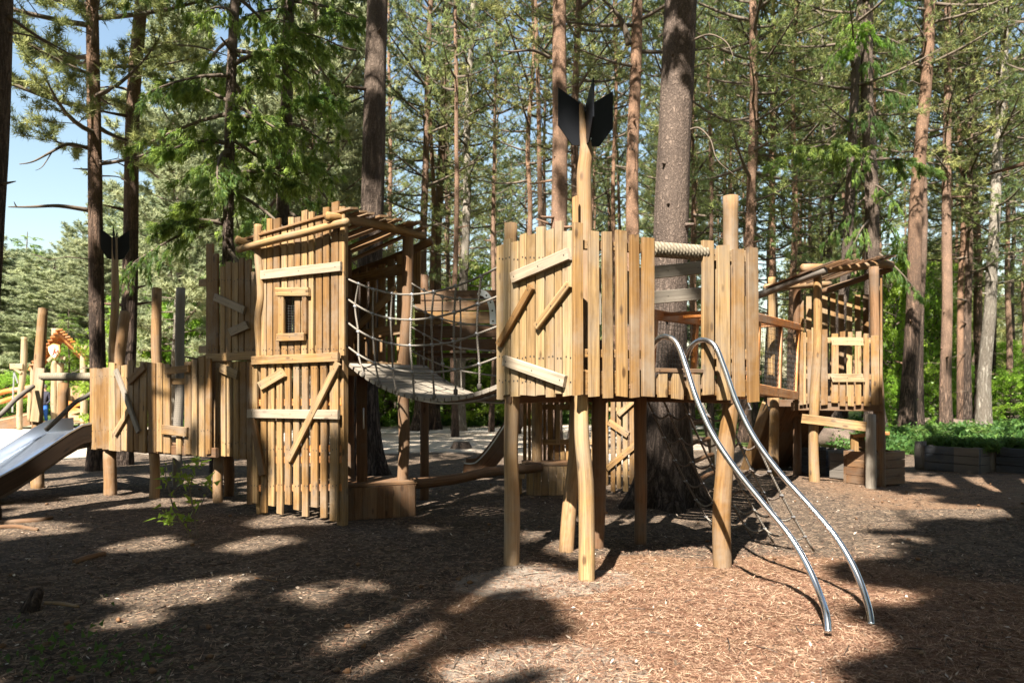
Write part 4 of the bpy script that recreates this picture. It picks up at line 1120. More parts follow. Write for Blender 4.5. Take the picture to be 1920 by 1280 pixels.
# ------------------------------------------------------------------ person by the far playhouse
def skin_body():
    base = gnd(82, 800); Yq = 29.0; s = 1.0
    o3 = Vector((at(82, 800, Yq).x, Yq, 0))
    J = {'hip': (0, 0, .88), 'bel': (0, .02, 1.03), 'che': (.01, .02, 1.25), 'nek': (.02, .0, 1.42), 'hd0': (.03, -.02, 1.5), 'hd1': (.03, -.03, 1.62),
         'shl': (-.17, .02, 1.35), 'ell': (-.23, .0, 1.08), 'wrl': (-.17, -.18, .95), 'shr': (.19, .02, 1.35), 'elr': (.25, .02, 1.08), 'wrr': (.2, -.16, .94),
         'hl': (-.09, 0, .84), 'kl': (-.1, -.03, .47), 'al': (-.1, .03, .09), 'tl': (-.11, -.12, .03), 'hr': (.09, 0, .84), 'kr': (.11, -.05, .47), 'ar': (.12, .04, .09), 'tr': (.14, -.11, .03)}
    R = {'hip': .14, 'bel': .135, 'che': .15, 'nek': .055, 'hd0': .08, 'hd1': .095, 'shl': .07, 'ell': .045, 'wrl': .032, 'shr': .07, 'elr': .045, 'wrr': .032,
         'hl': .095, 'kl': .065, 'al': .045, 'tl': .04, 'hr': .095, 'kr': .065, 'ar': .045, 'tr': .04}
    # short fingers and a thumb on each hand
    E = [('hip', 'bel'), ('bel', 'che'), ('che', 'nek'), ('nek', 'hd0'), ('hd0', 'hd1'), ('che', 'shl'), ('shl', 'ell'), ('ell', 'wrl'), ('che', 'shr'), ('shr', 'elr'), ('elr', 'wrr'),
         ('hip', 'hl'), ('hl', 'kl'), ('kl', 'al'), ('al', 'tl'), ('hip', 'hr'), ('hr', 'kr'), ('kr', 'ar'), ('ar', 'tr')]
    for sd, wr in ((-1, 'wrl'), (1, 'wrr')):
        w = Vector(J[wr]); pm = 'pm' + wr; J[pm] = tuple(w + Vector((0, -.07, -.02))); R[pm] = .034; E.append((wr, pm))
        for i in range(4):
            q = f'f{wr}{i}'; J[q] = tuple(w + Vector(((i - 1.5) * .02, -.15 + abs(i - 1.4) * .008, -.05))); R[q] = .011; E.append((pm, q))
        J['th' + wr] = tuple(w + Vector((-sd * .045, -.09, 0))); R['th' + wr] = .012; E.append((pm, 'th' + wr))
    names = list(J); idx = {n: i for i, n in enumerate(names)}
    me = bpy.data.meshes.new('person'); me.from_pydata([Vector(J[n]) for n in names], [(idx[a], idx[b]) for a, b in E], [])
    ob = bpy.data.objects.new('person', me); COL.objects.link(ob); ob.location = o3
    sk = ob.modifiers.new('skin', 'SKIN'); sk.use_smooth_shade = True
    if not me.skin_vertices: me.skin_vertices.new()
    for n in names:
        v = me.skin_vertices[0].data[idx[n]]; v.radius = (R[n], R[n]); v.use_root = (n == 'hip')
    ob.modifiers.new('sub', 'SUBSURF').levels = 2; ob.modifiers['sub'].render_levels = 2
    k = NT('clothing'); g = k.n('ShaderNodeTexCoord').outputs['Object']; sp_ = k.n('ShaderNodeSeparateXYZ'); k.l(g, sp_.inputs[0])
    c = k.ramp(k.math('DIVIDE', sp_.outputs[2], 1.8), [(0, (.05, .05, .06)), (.06, (.03, .12, .42)), (.5, (.03, .03, .045)), (.8, (.55, .36, .27))], 'CONSTANT')
    k.done(k.bsdf(c, .8)); me.materials.append(k.mat)
    tag(ob, 'distant person in blue jeans and a dark top behind the wide slide', 'person')
    ORIG[ob.name] = Vector((0, 0, 0))
    mb = MB()
    for (a, zz, r) in ((0, 0, .1),):
        vs, fs = [], []
        for i in range(5):
            for k2 in range(12):
                th = i / 4 * PI * .55; vs.append(Vector((.03 + math.sin(th) * math.cos(k2 * PI / 6) * .108, -.015 + math.sin(th) * math.sin(k2 * PI / 6) * .115, 1.6 + math.cos(th) * .115)))
        for i in range(4):
            for k2 in range(12): fs.append((i * 12 + k2, i * 12 + (k2 + 1) % 12, i * 12 + 12 + (k2 + 1) % 12, i * 12 + 12 + k2))
        mb.add(vs, fs, [v.copy() for v in vs], .2)
    mb.build('hair', M['dark'], ob, smooth=True)
    mb = MB()
    for sx in (-.035, .04): tube(mb, [Vector((.03 + sx, -.115, 1.6)), Vector((.03 + sx, -.128, 1.6))], .01, 8)
    tube(mb, [Vector((.03, -.115, 1.585)), Vector((.03, -.145, 1.56))], .013, 8); tube(mb, [Vector((.005, -.118, 1.535)), Vector((.055, -.118, 1.535))], .006, 6)
    mb.build('face', M['brown'], ob, smooth=True)
skin_body()
# ------------------------------------------------------------------ trees
SUN = Vector((-.31, -.78, 1.0)).normalized()          # towards the sun
NPR = np.random.default_rng(5)

def np_mesh(name, verts, faces_n, idx, tint, mats, mi=None, smooth=False):
    """verts (N,3); idx flat loop indices; faces_n loop counts"""
    me = bpy.data.meshes.new(name)
    me.vertices.add(len(verts)); me.vertices.foreach_set('co', verts.astype(np.float32).ravel())
    me.loops.add(len(idx)); me.loops.foreach_set('vertex_index', idx.astype(np.int32))
    me.polygons.add(len(faces_n))
    st = np.zeros(len(faces_n), np.int32); st[1:] = np.cumsum(faces_n)[:-1]
    me.polygons.foreach_set('loop_start', st)
    a = me.attributes.new('tint', 'FLOAT', 'POINT'); a.data.foreach_set('value', tint.astype(np.float32))
    for m in mats: me.materials.append(m)
    if mi is not None: me.polygons.foreach_set('material_index', mi.astype(np.int32))
    me.update(calc_edges=True); me.validate()
    return me

def unit(a): return a / np.maximum(np.linalg.norm(a, axis=1, keepdims=True), 1e-9)

def blades(p0, p1, per_m, K, L, W, along=.6, spread=.8, up=.2, hang=0.0, tclump=None, jit=.02, lvar=.35, keep=None):
    """needle bunches: K blades at each of per_m points along the twig segments; returns verts, tint"""
    p0 = np.asarray(p0); p1 = np.asarray(p1); d = p1 - p0; ln = np.linalg.norm(d, axis=1)
    cnt = np.maximum(1, np.round(ln * per_m).astype(int)); si = np.repeat(np.arange(len(p0)), cnt)
    u = NPR.random(len(si)); c = p0[si] + d[si] * u[:, None]; dd = unit(d)[si]
    tn = NPR.random(len(p0))[si] * .55 + NPR.random(len(si)) * .3
    if tclump is not None: tn = tn * .6 + np.asarray(tclump)[si] * .5
    if keep is not None:
        mk = keep(c); c, dd, tn = c[mk], dd[mk], tn[mk]
    c = np.repeat(c, K, 0); dd = np.repeat(dd, K, 0); tn = np.repeat(tn, K)
    n = len(c)
    v = unit(dd * along + unit(NPR.normal(size=(n, 3))) * spread + np.array([0, 0, up - hang]))
    ll = L * (1 + lvar * NPR.normal(size=n)).clip(.4, 1.8)
    s = unit(np.cross(v, NPR.normal(size=(n, 3)))) * (W * .5 * (1 + .3 * NPR.normal(size=n)).clip(.4, 2))[:, None]
    c = c + NPR.normal(size=(n, 3)) * jit
    V = np.empty((n, 3, 3)); V[:, 0] = c - s; V[:, 1] = c + s; V[:, 2] = c + v * ll[:, None]
    return V.reshape(-1, 3), np.repeat(tn + NPR.random(n) * .15, 3)

def crown_skeleton(seed, z0, z1, R, nb, shape='pine', twl=.8, dens=4.5, dead=10):
    """limbs as polylines with radii, leafy twig segments with a clump value"""
    r = random.Random(seed); limbs, s0, s1, tc = [], [], [], []
    for i in range(nb):
        u = ((i + r.random()) / nb)
        z = z0 + (z1 - z0) * u ** .9
        az = i * 2.39996 + r.uniform(-.5, .5)
        if shape == 'pine':
            ln = R * (.55 + .45 * math.sin(PI * min(1, .18 + u * .85))) * r.uniform(.6, 1.15) * (1 if u < .8 else 1.5 - u * .75)
            el = -.12 + .75 * u + r.uniform(-.2, .25); curve = .25
        else:
            ln = R * (1 - u) ** .75 * r.uniform(.75, 1.1) + .25
            el = -.25 + .45 * u + r.uniform(-.12, .12); curve = -.22
        h = Vector((math.cos(az), math.sin(az), 0)); sv = Vector((-h.y, h.x, 0))
        pts = []; wob = r.uniform(-.25, .25); n = 6
        for k in range(n + 1):
            t = k / n
            pts.append(Vector((0, 0, z)) + h * (ln * t * math.cos(el)) + sv * (wob * ln * t * t) + Vector((0, 0, ln * t * math.sin(el) + curve * ln * t * t)))
        limbs.append((pts, [(.045 * (1 - t / n) ** .8 + .006) * (ln / 2.5) ** .5 for t in range(n + 1)]))
        cv = r.random()
        nt = max(4, int(ln * dens))
        for k in range(nt):
            t = .22 + .78 * (k + r.random()) / nt; q = t * n; a = min(int(q), n - 1)
            p = pts[a].lerp(pts[a + 1], q - a); dirn = (pts[a + 1] - pts[a]).normalized()
            side = (1 if k % 2 else -1)
            tl = twl * (1.15 - .65 * t) * r.uniform(.6, 1.25)
            if shape == 'pine':
                td = (dirn * .75 + sv * side * r.uniform(.3, 1.0) + Vector((0, 0, r.uniform(-.25, .6)))).normalized()
            else:
                td = (dirn * .55 + sv * side * r.uniform(.5, 1) + Vector((0, 0, r.uniform(-.65, -.05)))).normalized()
            e = p + td * tl
            s0.append(tuple(p + td * tl * .25)); s1.append(tuple(e)); tc.append(min(1, max(0, cv * .7 + r.random() * .3)))
            if r.random() < .55: limbs.append(([p, p + td * tl * .5, e], [.009, .007, .004]))
            m = 2 if shape == 'pine' else 3
            for _ in range(m):
                b = p + td * tl * r.uniform(.35, .97)
                f = (td + Vector((r.uniform(-1, 1), r.uniform(-1, 1), r.uniform(-.3, .7) if shape == 'pine' else r.uniform(-1.1, 0)))).normalized()
                s0.append(tuple(b)); s1.append(tuple(b + f * tl * .5)); tc.append(min(1, max(0, cv * .7 + r.random() * .3)))
        s0.append(tuple(pts[-2])); s1.append(tuple(pts[-1])); tc.append(cv)
    for i in range(dead):                                   # bare snapped lower limbs
        z = z0 * .3 + (z0 * .9) * r.random(); az = r.uniform(0, 2 * PI); ln = r.uniform(.5, R * .8)
        h = Vector((math.cos(az), math.sin(az), 0)); pts = [Vector((0, 0, z)) + h * (ln * k / 4) + Vector((r.uniform(-.05, .05), r.uniform(-.05, .05), ln * (k / 4) * r.uniform(-.25, .12))) for k in range(5)]
        limbs.append((pts, [.015, .012, .009, .007, .003]))
        for k in (2, 3):
            f = (h + Vector((r.uniform(-1, 1), r.uniform(-1, 1), r.uniform(-.5, .5)))).normalized(); limbs.append(([pts[k], pts[k] + f * ln * .35], [.008, .003]))
    return limbs, s0, s1, tc

def tubes_np(limbs, ns=4):
    V, Fc, T = [], [], []
    b = 0
    for pts, R in limbs:
        for i, p in enumerate(pts):
            d = (pts[min(i + 1, len(pts) - 1)] - pts[max(i - 1, 0)]).normalized(); u = d.orthogonal().normalized(); w = d.cross(u)
            for k in range(ns):
                a = 2 * PI * k / ns; V.append(tuple(p + (u * math.cos(a) + w * math.sin(a)) * R[i]))
        for i in range(len(pts) - 1):
            for k in range(ns):
                k2 = (k + 1) % ns; Fc.append((b + i * ns + k, b + i * ns + k2, b + (i + 1) * ns + k2, b + (i + 1) * ns + k))
        b += len(pts) * ns
    return np.array(V), np.array(Fc)

def crown_mesh(name, sk, leaf, bark, keep=None, **bl):
    limbs, s0, s1, tc = sk
    s0 = np.array(s0); s1 = np.array(s1); tc = np.array(tc)
    LV, LT = blades(s0, s1, tclump=tc, keep=keep, **bl)
    WV, WF = tubes_np(limbs)
    n = len(LV); nt = n // 3
    verts = np.concatenate([LV, WV]); idx = np.concatenate([np.arange(n), (WF + n).ravel()])
    fn = np.concatenate([np.full(nt, 3), np.full(len(WF), 4)]); mi = np.concatenate([np.zeros(nt), np.ones(len(WF))])
    return np_mesh(name, verts, fn, idx, np.concatenate([LT, np.full(len(WV), .5)]), [leaf, bark], mi)

def trunk_mesh(name, Ht, r_eye, r_top, mat, flare=1.5, sway=.08, ns=16, step=.35, seed=0, knots=6, ridges=.05, kink=None):
    r = random.Random(seed); n = int(Ht / step); pts = []; R = []
    for i in range(n + 1):
        z = -.25 + (Ht + .25) * i / n; sw = sway * min(1, z / 2 + .2)
        x = sw * mnoise.noise(Vector((seed * 1.7, z * .22, 0))) * 2; y = sw * mnoise.noise(Vector((seed * 1.7 + 31, z * .22, 5))) * 2
        if kink: x += kink(z)
        pts.append(Vector((x, y, z)))
        u = min(1, max(0, (z - 1.4) / (Ht - 1.4)))
        R.append((r_eye + (r_top - r_eye) * u) * (1 + (flare - 1) * math.exp(-max(0, z) / .62)))
    mb = MB(); vs, gs, fs = [], [], []
    for i, p in enumerate(pts):
        z = p.z; fl = math.exp(-max(0, z) / .4)
        for k in range(ns):
            a = 2 * PI * k / ns
            m = 1 + ridges * mnoise.noise(Vector((math.cos(a) * 3 + seed, math.sin(a) * 3, z * .8))) + ridges * .8 * mnoise.noise(Vector((math.cos(a) * 7, math.sin(a) * 7 + seed, z * 1.7)))
            m += fl * .28 * (flare - 1) * math.cos(a * 5 + seed) + fl * .2 * (flare - 1) * mnoise.noise(Vector((math.cos(a) * 2, math.sin(a) * 2, seed)))
            q = R[i] * m
            vs.append(p + Vector((math.cos(a) * q, math.sin(a) * q, 0))); gs.append(Vector((math.cos(a) * R[i] + seed * 3.1, z, math.sin(a) * R[i])))
    for i in range(n):
        for k in range(ns):
            k2 = (k + 1) % ns; fs.append((i * ns + k, i * ns + k2, i * ns + ns + k2, i * ns + ns + k))
    mb.add(vs, fs, gs, .5)
    for j in range(knots):                                   # knots and snapped stubs
        z = r.uniform(1.5, min(Ht * .7, 9)); a = r.uniform(0, 2 * PI); i = int((z + .25) / (Ht + .25) * n); p = pts[i]
        h = Vector((math.cos(a), math.sin(a), r.uniform(-.2, .3))); L = R[i] + r.choice([.03, .05, .12, .35, .6])
        tube(mb, [p + h * R[i] * .8, p + h * (R[i] * .8 + (L - R[i] * .8) * .5), p + h * L], [.035, .025, .014], 7, .5, .1)
    me_o = mb.build(name, mat, None, smooth=True)
    me = me_o.data; bpy.data.objects.remove(me_o); return me

PROTO = {}
def proto(key, sk, leaf, **bl): PROTO[key] = crown_mesh('crown', sk, leaf, M['twig'], **bl)
PB = dict(per_m=6, K=8, L=.135, W=.024, along=.55, spread=.85, up=.15)
proto('pine_a', crown_skeleton(1, 6.0, 19.0, 2.9, 54, dead=2), M['pine'], **PB)
proto('pine_b', crown_skeleton(2, 7.5, 19.5, 2.6, 48, dead=2), M['pine2'], **PB)
proto('pine_c', crown_skeleton(3, 4.5, 18.0, 2.5, 56, dead=2), M['pine'], **PB)
proto('pine_d', crown_skeleton(4, 8.5, 20.0, 3.0, 44, dead=2), M['pine2'], **PB)
proto('high', crown_skeleton(5, 9.5, 20.0, 3.2, 58, dead=6), M['pine'], **PB)
proto('spruce', crown_skeleton(6, 3.6, 19.0, 2.3, 54, 'spruce', .75, 5, 8), M['spruce'], per_m=16, K=7, L=.1, W=.028, along=.7, spread=.6, up=0, hang=.45)
proto('spruce_b', crown_skeleton(7, 4.6, 18.0, 2.1, 50, 'spruce', .7, 5, 10), M['spruce'], per_m=16, K=7, L=.1, W=.028, along=.7, spread=.6, up=0, hang=.45)
proto('silver', crown_skeleton(8, 1.8, 19.6, 2.9, 104, 'pine', .9, 5, 4), M['silver'], per_m=12, K=7, L=.2, W=.05, along=.5, spread=.9, up=.2)
def leafy(key, seed, z0, z1, R, nb, leaf, L=.09, W=.075, per_m=13, K=4, twl=.6):
    proto(key, crown_skeleton(seed, z0, z1, R, nb, 'pine', twl, 5, 0), leaf, per_m=per_m, K=K, L=L, W=W, along=.3, spread=1, up=.1, jit=.06)
leafy('beech_a', 21, .3, 4.2, 1.5, 46, M['beech']); leafy('beech_b', 22, .2, 3.2, 1.7, 44, M['beech'])
leafy('herb', 23, .02, .3, .6, 46, M['herb'], .075, .055, 22, 4, .22)
TP = {}
for i, mk in enumerate(('bark_pine', 'bark_pine', 'bark_red', 'bark_grey')):
    TP[i] = trunk_mesh('trunk', 19.5, .155, .03, M[mk], 1.45, .1, 12, .5, 100 + i * 7, 3)

def child(name, me, parent, loc=(0, 0, 0), rz=0, sc=(1, 1, 1)):
    o = bpy.data.objects.new(name, me); COL.objects.link(o); o.parent = parent; o.location = loc; o.rotation_euler = (0, 0, rz); o.scale = sc
    ORIG[o.name] = Vector((0, 0, 0)); return o

def tree(kind, label, pxb, pxt, w, Y, crown, bark, Ht=20, cs=1.0, cz=1.0, flare=1.5, seed=0, ns=18, step=.3, sway=.05, group=None, knots=7, ridges=.05, rz=None, kink=None, taper=.35, dx=0):
    """trunk centre pxb at the horizon row and pxt at the top of the picture, w pixels wide"""
    X = (pxb - CX) / F * Y; tl = math.atan((pxt - pxb) / HZ)
    o = thing(kind, label, 'tree', (X - math.tan(tl) * EYE + dx, Y, 0), group); o.rotation_euler = (0, tl, 0)
    r = w / F * Y / 2
    child('trunk', trunk_mesh('trunk', Ht, r, r * taper, M[bark], flare, sway, ns, step, seed, knots, ridges, kink), o)
    if crown: child('crown', PROTO[crown], o, (0, 0, 0), seed * 1.3 if rz is None else rz, (cs, cs, cz * Ht / 20))
    return o

def dead_limbs(o, lims, mat=None):
    """lims: lists of (px,py,Y) and a thickness"""
    for pts, r in lims:
        mb = MB(); p = catmull([at(*q) for q in pts], 5); n = len(p)
        tube(mb, p, [r * (1 - .8 * i / (n - 1)) for i in range(n)], 7, .5, .15)
        me = mb.build('dead_branch', M['twig'], None, smooth=True)
        me.parent = o; me.matrix_parent_inverse = o.matrix_basis.inverted()

def bough(o, start, end, seed, leaf, n=3, sag=.25, R=1.0, name='bough', dens=1.0):
    """leafy limb from start to end (world), drooping twigs"""
    r = random.Random(seed); start, end = Vector(start), Vector(end); L = (end - start).length
    pts = [start.lerp(end, k / 6) + Vector((0, 0, sag * L * (math.sin(PI * k / 6) * .5))) for k in range(7)]
    limbs = [(pts, [.04 * (1 - k / 7) + .006 for k in range(7)])]; s0, s1, tc = [], [], []
    d = (end - start).normalized(); sv = d.cross(Vector((0, 0, 1))).normalized()
    for k in range(int(L * 16 * dens)):
        t = .1 + .9 * r.random(); q = t * 6; a = min(int(q), 5); p = pts[a].lerp(pts[a + 1], q - a)
        f = (d * r.uniform(.2, .97) + sv * r.uniform(-1, 1) + Vector((0, 0, r.uniform(-.7, .2)))).normalized(); tl = R * (1.1 - .7 * t) * r.uniform(.4, 1)
        limbs.append(([p, p + f * tl], [.007, .003])); s0.append(tuple(p)); s1.append(tuple(p + f * tl)); tc.append(r.random())
        for _ in range(n):
            b = p + f * tl * r.uniform(.3, 1); g = (f + Vector((r.uniform(-.8, .8), r.uniform(-.8, .8), r.uniform(-1.2, 0)))).normalized()
            s0.append(tuple(b)); s1.append(tuple(b + g * tl * .4)); tc.append(r.random())
    me = crown_mesh('bough', (limbs, s0, s1, tc), leaf, M['twig'], per_m=20, K=7, L=.1, W=.024, along=.7, spread=.55, up=0, hang=.35)
    ob = bpy.data.objects.new(name, me); COL.objects.link(ob)
    bpy.context.view_layer.update()
    ob.parent = o; ob.matrix_parent_inverse = o.matrix_basis.inverted()
    return ob

T = {}
T['edge'] = tree('pine_tree', 'dark shaded trunk cut off by the left edge of the picture', -26, 3, 44, 8.2, 'high', 'bark_grey', 21, seed=1, rz=2)
T['a'] = tree('pine_tree', 'slim pinkish pine trunk passing behind the wide slide, with bare arching limbs', 181, 173, 28, 13.5, None, 'bark_pine', 21, seed=2)
T['b'] = tree('pine_tree', 'leaning pine trunk just right of the small black arrow fins', 233, 266, 29, 14.6, 'high', 'bark_pine', 22, seed=3, cs=.9)
T['c'] = tree('spruce_tree', 'dark spruce with drooping green boughs behind the left end of the fort', 414, 442, 22, 13.2, 'spruce', 'bark_grey', 20, seed=4, cs=.72)
T['d'] = tree('spruce_tree', 'leaning mossy spruce trunk rising behind the roofed tower', 516, 545, 27, 14.6, 'spruce_b', 'bark_grey', 21, seed=5, cs=.85)
T['e'] = tree('fir_tree', 'thick grey-brown trunk rising behind the slatted roof of the roofed tower', 686, 707, 48, 12.4, 'high', 'bark_grey', 23, seed=6, flare=1.9, ns=28, step=.15)
T['f'] = tree('pine_tree', 'slim pine, leftmost of three trunks seen under and over the rope bridge', 788, 806, 17, 27, 'pine_a', 'bark_pine', 20, seed=7, flare=2.0)
T['g'] = tree('pine_tree', 'dark slim pine, middle of three trunks seen through the rope bridge', 814, 838, 20, 28, 'pine_b', 'bark_pine', 20, seed=8, flare=1.8)
T['h'] = tree('pine_tree', 'pale slim pine, rightmost of three trunks seen through the rope bridge', 864, 886, 20, 27, 'pine_c', 'bark_pale', 19, seed=9, flare=1.6, cs=.8)
T['i'] = tree('pine_tree', 'thin wavy orange pine halfway between the rope bridge and the arrow fins', 972, 1003, 12, 25, 'pine_d', 'bark_red', 19, seed=10, sway=.15)
T['j'] = tree('pine_tree', 'stout sunlit pink-barked pine directly behind the black arrow fins', 1038, 1051, 34, 15.5, 'high', 'bark_red', 22, seed=11, ns=22, step=.2)
T['k'] = tree('pine_tree', 'narrow dark pine tucked between the arrow fins and the stout pink pine', 1077, 1084, 18, 20, 'pine_b', 'bark_pine', 20, seed=12)
T['l'] = tree('pine_tree', 'sunlit orange pine with a forked top between the arrow fins and the big fir', 1186, 1191, 28, 17.5, 'pine_d', 'bark_red', 21, seed=13, sway=.09)
T['m'] = tree('fir_tree', 'biggest fir trunk with a flared furrowed foot, standing through the foreground tower', 1252, 1271, 67, 9.35, 'high', 'bark_big', 25, seed=14, flare=2.15, ns=48, step=.08, sway=.03, ridges=.05, cs=1.1, rz=1)
T['n'] = tree('pine_tree', 'bright orange pine right of the tall tower post', 1399, 1414, 20, 21, 'pine_a', 'bark_red', 20, seed=15)
T['o'] = tree('pine_tree', 'thin orange pine left of the canopy tower roof', 1446, 1450, 13, 25, 'pine_b', 'bark_red', 20, seed=16)
T['p'] = tree('pine_tree', 'thin reddish pine rising directly behind the canopy tower roof pole', 1484, 1492, 14, 24, 'pine_c', 'bark_red', 19, seed=17)
T['q'] = tree('pine_tree', 'wavy dark pine behind the slatted canopy', 1578, 1602, 21, 20, 'pine_d', 'bark_grey', 20, seed=18, sway=.14)
T['r'] = tree('spruce_tree', 'grey trunk with a bright green drooping bough, behind the right side of the canopy tower', 1641, 1626, 29, 20, 'spruce_b', 'bark_grey', 22, seed=19, flare=2.1, cs=.55)
T['s'] = tree('pine_tree', 'tall pine with a dark lower and pink upper trunk, right of the canopy tower', 1704, 1741, 28, 22, 'high', 'bark_pine', 22, seed=20, flare=1.4)
T['t'] = tree('pine_tree', 'straight pinkish pine standing behind the lone planter', 1774, 1778, 20, 24, 'pine_b', 'bark_red', 21, seed=21)
T['u'] = tree('pine_tree', 'slim dark red pine right of the straight pinkish pine', 1814, 1822, 15, 26, 'pine_c', 'bark_pine', 20, seed=22)
T['v'] = tree('pine_tree', 'pale leaning trunk with bare side twigs near the right edge', 1848, 1884, 23, 25, 'pine_a', 'bark_pale', 20, seed=23, sway=.14)
T['w'] = tree('birch_tree', 'thin white trunk seen above the slatted canopy', 1538, 1545, 10, 28, 'pine_c', 'bark_pale', 17, seed=24, sway=.1)
T['x'] = tree('pine_tree', 'pale sunlit slim trunk between the grey pole and the set-back wing of the fort', 328, 336, 11, 24, 'silver', 'bark_pale', 14, seed=25, cs=.8)
T['y'] = tree('pine_tree', 'pale thin trunk in sunlight right behind the ragged top of the roofed tower', 588, 598, 12, 24, 'silver', 'bark_pale', 18, seed=26, cs=1.0)

# own crown with low dark boughs for the pine at the left
skA = crown_skeleton(41, 5.4, 20, 2.7, 84, 'pine', .95, 7, 4)
child('crown', crown_mesh('crown', skA, M['pine'], M['twig'], per_m=20, K=12, L=.11, W=.014, along=.5, spread=.85, up=.15), T['a'], rz=.4)
dead_limbs(T['a'], [([(165, 278, 13.5), (128, 270, 13.3), (98, 284, 13.1), (62, 303, 12.9), (36, 308, 12.8)], .035), ([(98, 284, 13.1), (80, 312, 13), (66, 320, 12.9)], .012),
                    ([(166, 394, 13.5), (110, 386, 13.2), (60, 388, 13), (15, 388, 12.8)], .045), ([(30, 387, 12.9), (26, 378, 12.8)], .015), ([(190, 330, 13.5), (222, 332, 13.4), (243, 345, 13.3)], .015),
                    ([(165, 318, 13.5), (136, 316, 13.4)], .02)])
dead_limbs(T['edge'], [([(16, 30, 8.2), (60, 62, 8.4), (110, 90, 8.6), (150, 112, 8.8)], .02), ([(14, 60, 8.2), (70, 72, 8.5), (126, 106, 8.7)], .014), ([(5, 345, 8.2), (30, 340, 8.2)], .02)])
dead_limbs(T['b'], [([(245, 170, 14.6), (215, 163, 14.5), (178, 165, 14.3)], .035), ([(240, 315, 14.6), (222, 306, 14.4), (202, 300, 14.3)], .018), ([(270, 98, 14.6), (310, 86, 14.3), (370, 88, 14), (430, 106, 13.7)], .04)])
dead_limbs(T['j'], [([(1030, 108, 15.5), (1000, 95, 15.3), (960, 97, 15.1), (932, 94, 15)], .04), ([(1062, 165, 15.4), (1082, 160, 15.3)], .02), ([(1060, 345, 15.4), (1085, 352, 15.3)], .018), ([(1030, 170, 15.4), (1010, 164, 15.3)], .015), ([(1026, 200, 15.4), (1000, 150, 15.3), (985, 140, 15.2)], .015)])
dead_limbs(T['m'], [([(1294, 78, 9.3), (1330, 65, 9.2), (1362, 80, 9.1), (1376, 110, 9.0)], .016), ([(1288, 246, 9.3), (1310, 240, 9.2), (1332, 262, 9.1), (1345, 300, 9.0), (1380, 330, 8.9)], .014)])
dead_limbs(T['l'], [([(1180, 85, 17.5), (1168, 45, 17.4), (1150, 18, 17.3), (1125, -5, 17.2)], .09), ([(1150, 18, 17.3), (1130, 40, 17.2), (1105, 60, 17.1)], .03)])
dead_limbs(T['v'], [([(1885, 110, 25), (1905, 112, 24.8), (1925, 112, 24.6)], .035), ([(1880, 225, 25), (1910, 228, 24.8), (1935, 240, 24.6)], .035), ([(1866, 120, 25), (1840, 128, 24.8), (1825, 127, 24.7)], .03), ([(1870, 330, 25), (1910, 335, 24.5)], .03)])
dead_limbs(T['e'], [([(668, 95, 12.4), (640, 88, 12.3), (600, 70, 12.1), (560, 60, 12)], .02)])
# larch-like bough in front of the grey trunk, and hanging green boughs at left
bough(T['r'], at(1638, 300, 19.8), at(1445, 318, 18.6), 7, M['spruce'], R=1.1, sag=.3)
bough(T['r'], at(1640, 300, 19.7), at(1765, 325, 18.9), 8, M['spruce'], R=.8, sag=.2, dens=.7)
bough(T['r'], at(1628, 60, 19.8), at(1600, 100, 18.6), 9, M['beech'], R=.9, sag=.5)
for i, (a, b) in enumerate((((432, 270), (300, 290)), ((430, 330), (560, 345)), ((436, 195), (300, 160)), ((420, 420), (290, 432)), ((440, 120), (560, 100)), ((425, 380), (330, 400)), ((428, 225), (530, 250)))):
    bough(T['c'], at(a[0], a[1], 13.2), at(b[0], b[1], 12.4 + .3 * (i % 3)), 50 + i, M['spruce'], R=.75, sag=.2)
for i, (a, b) in enumerate((((525, 290), (620, 330)), ((528, 200), (640, 190)), ((535, 80), (650, 40)))):
    bough(T['d'], at(a[0], a[1], 14.6), at(b[0], b[1], 13.8), 70 + i, M['spruce'], R=.8, sag=.15)

# ------------------------------------------------------------------ background woodland, every tree its own copy
r2 = random.Random(77)
def bg_tree(px, Y, Ht, crown, ti, label, group, cs=1.0, tw=1.0, kind='pine_tree'):
    o = thing(kind, label, 'tree', ((px - CX) / F * Y, Y, 0), group); o.rotation_euler = (r2.uniform(-.012, .012), r2.uniform(-.018, .018), r2.uniform(0, 6))
    s = Ht / 20
    child('trunk', TP[ti], o, sc=(tw, tw, s)); child('crown', PROTO[crown], o, rz=r2.uniform(0, 6), sc=(cs, cs, s)); return o
BG_R = 'slender pine in the crowded sunlit wood behind the canopy tower and planters'
BG_M = 'slender pine in the wood behind the rope bridge and arrow fins'
used = []
def free(px, Y):
    x = (px - CX) / F * Y
    for (a, b) in used:
        if (a - x) ** 2 + (b - Y) ** 2 < 2.0 ** 2: return False
    used.append((x, Y)); return True
n = 0
while n < 27:
    px = r2.uniform(1290, 2080); Y = 27 + 34 * r2.random() ** 1.2
    if not free(px, Y) or 1645 < px < 1722: continue
    bg_tree(px, Y, r2.uniform(16, 22), r2.choice(['pine_a', 'pine_b', 'pine_c', 'pine_d', 'pine_c']), r2.choice([0, 1, 2, 2, 3]), BG_R, 'slender pines of the wood on the right', r2.uniform(.85, 1.15), r2.uniform(.7, 1.25)); n += 1
n = 0
while n < 19:
    px = r2.uniform(640, 1290); Y = 35 + 30 * r2.random() ** 1.2
    if not free(px, Y): continue
    if 900 < px < 990 and Y < 48: continue
    bg_tree(px, Y, r2.uniform(15, 21), r2.choice(['pine_a', 'pine_b', 'pine_d', 'high', 'silver']), r2.choice([0, 1, 2, 2, 3]), BG_M, 'slender pines of the wood in the middle', r2.uniform(.85, 1.15), r2.uniform(.7, 1.2)); n += 1
n = 0
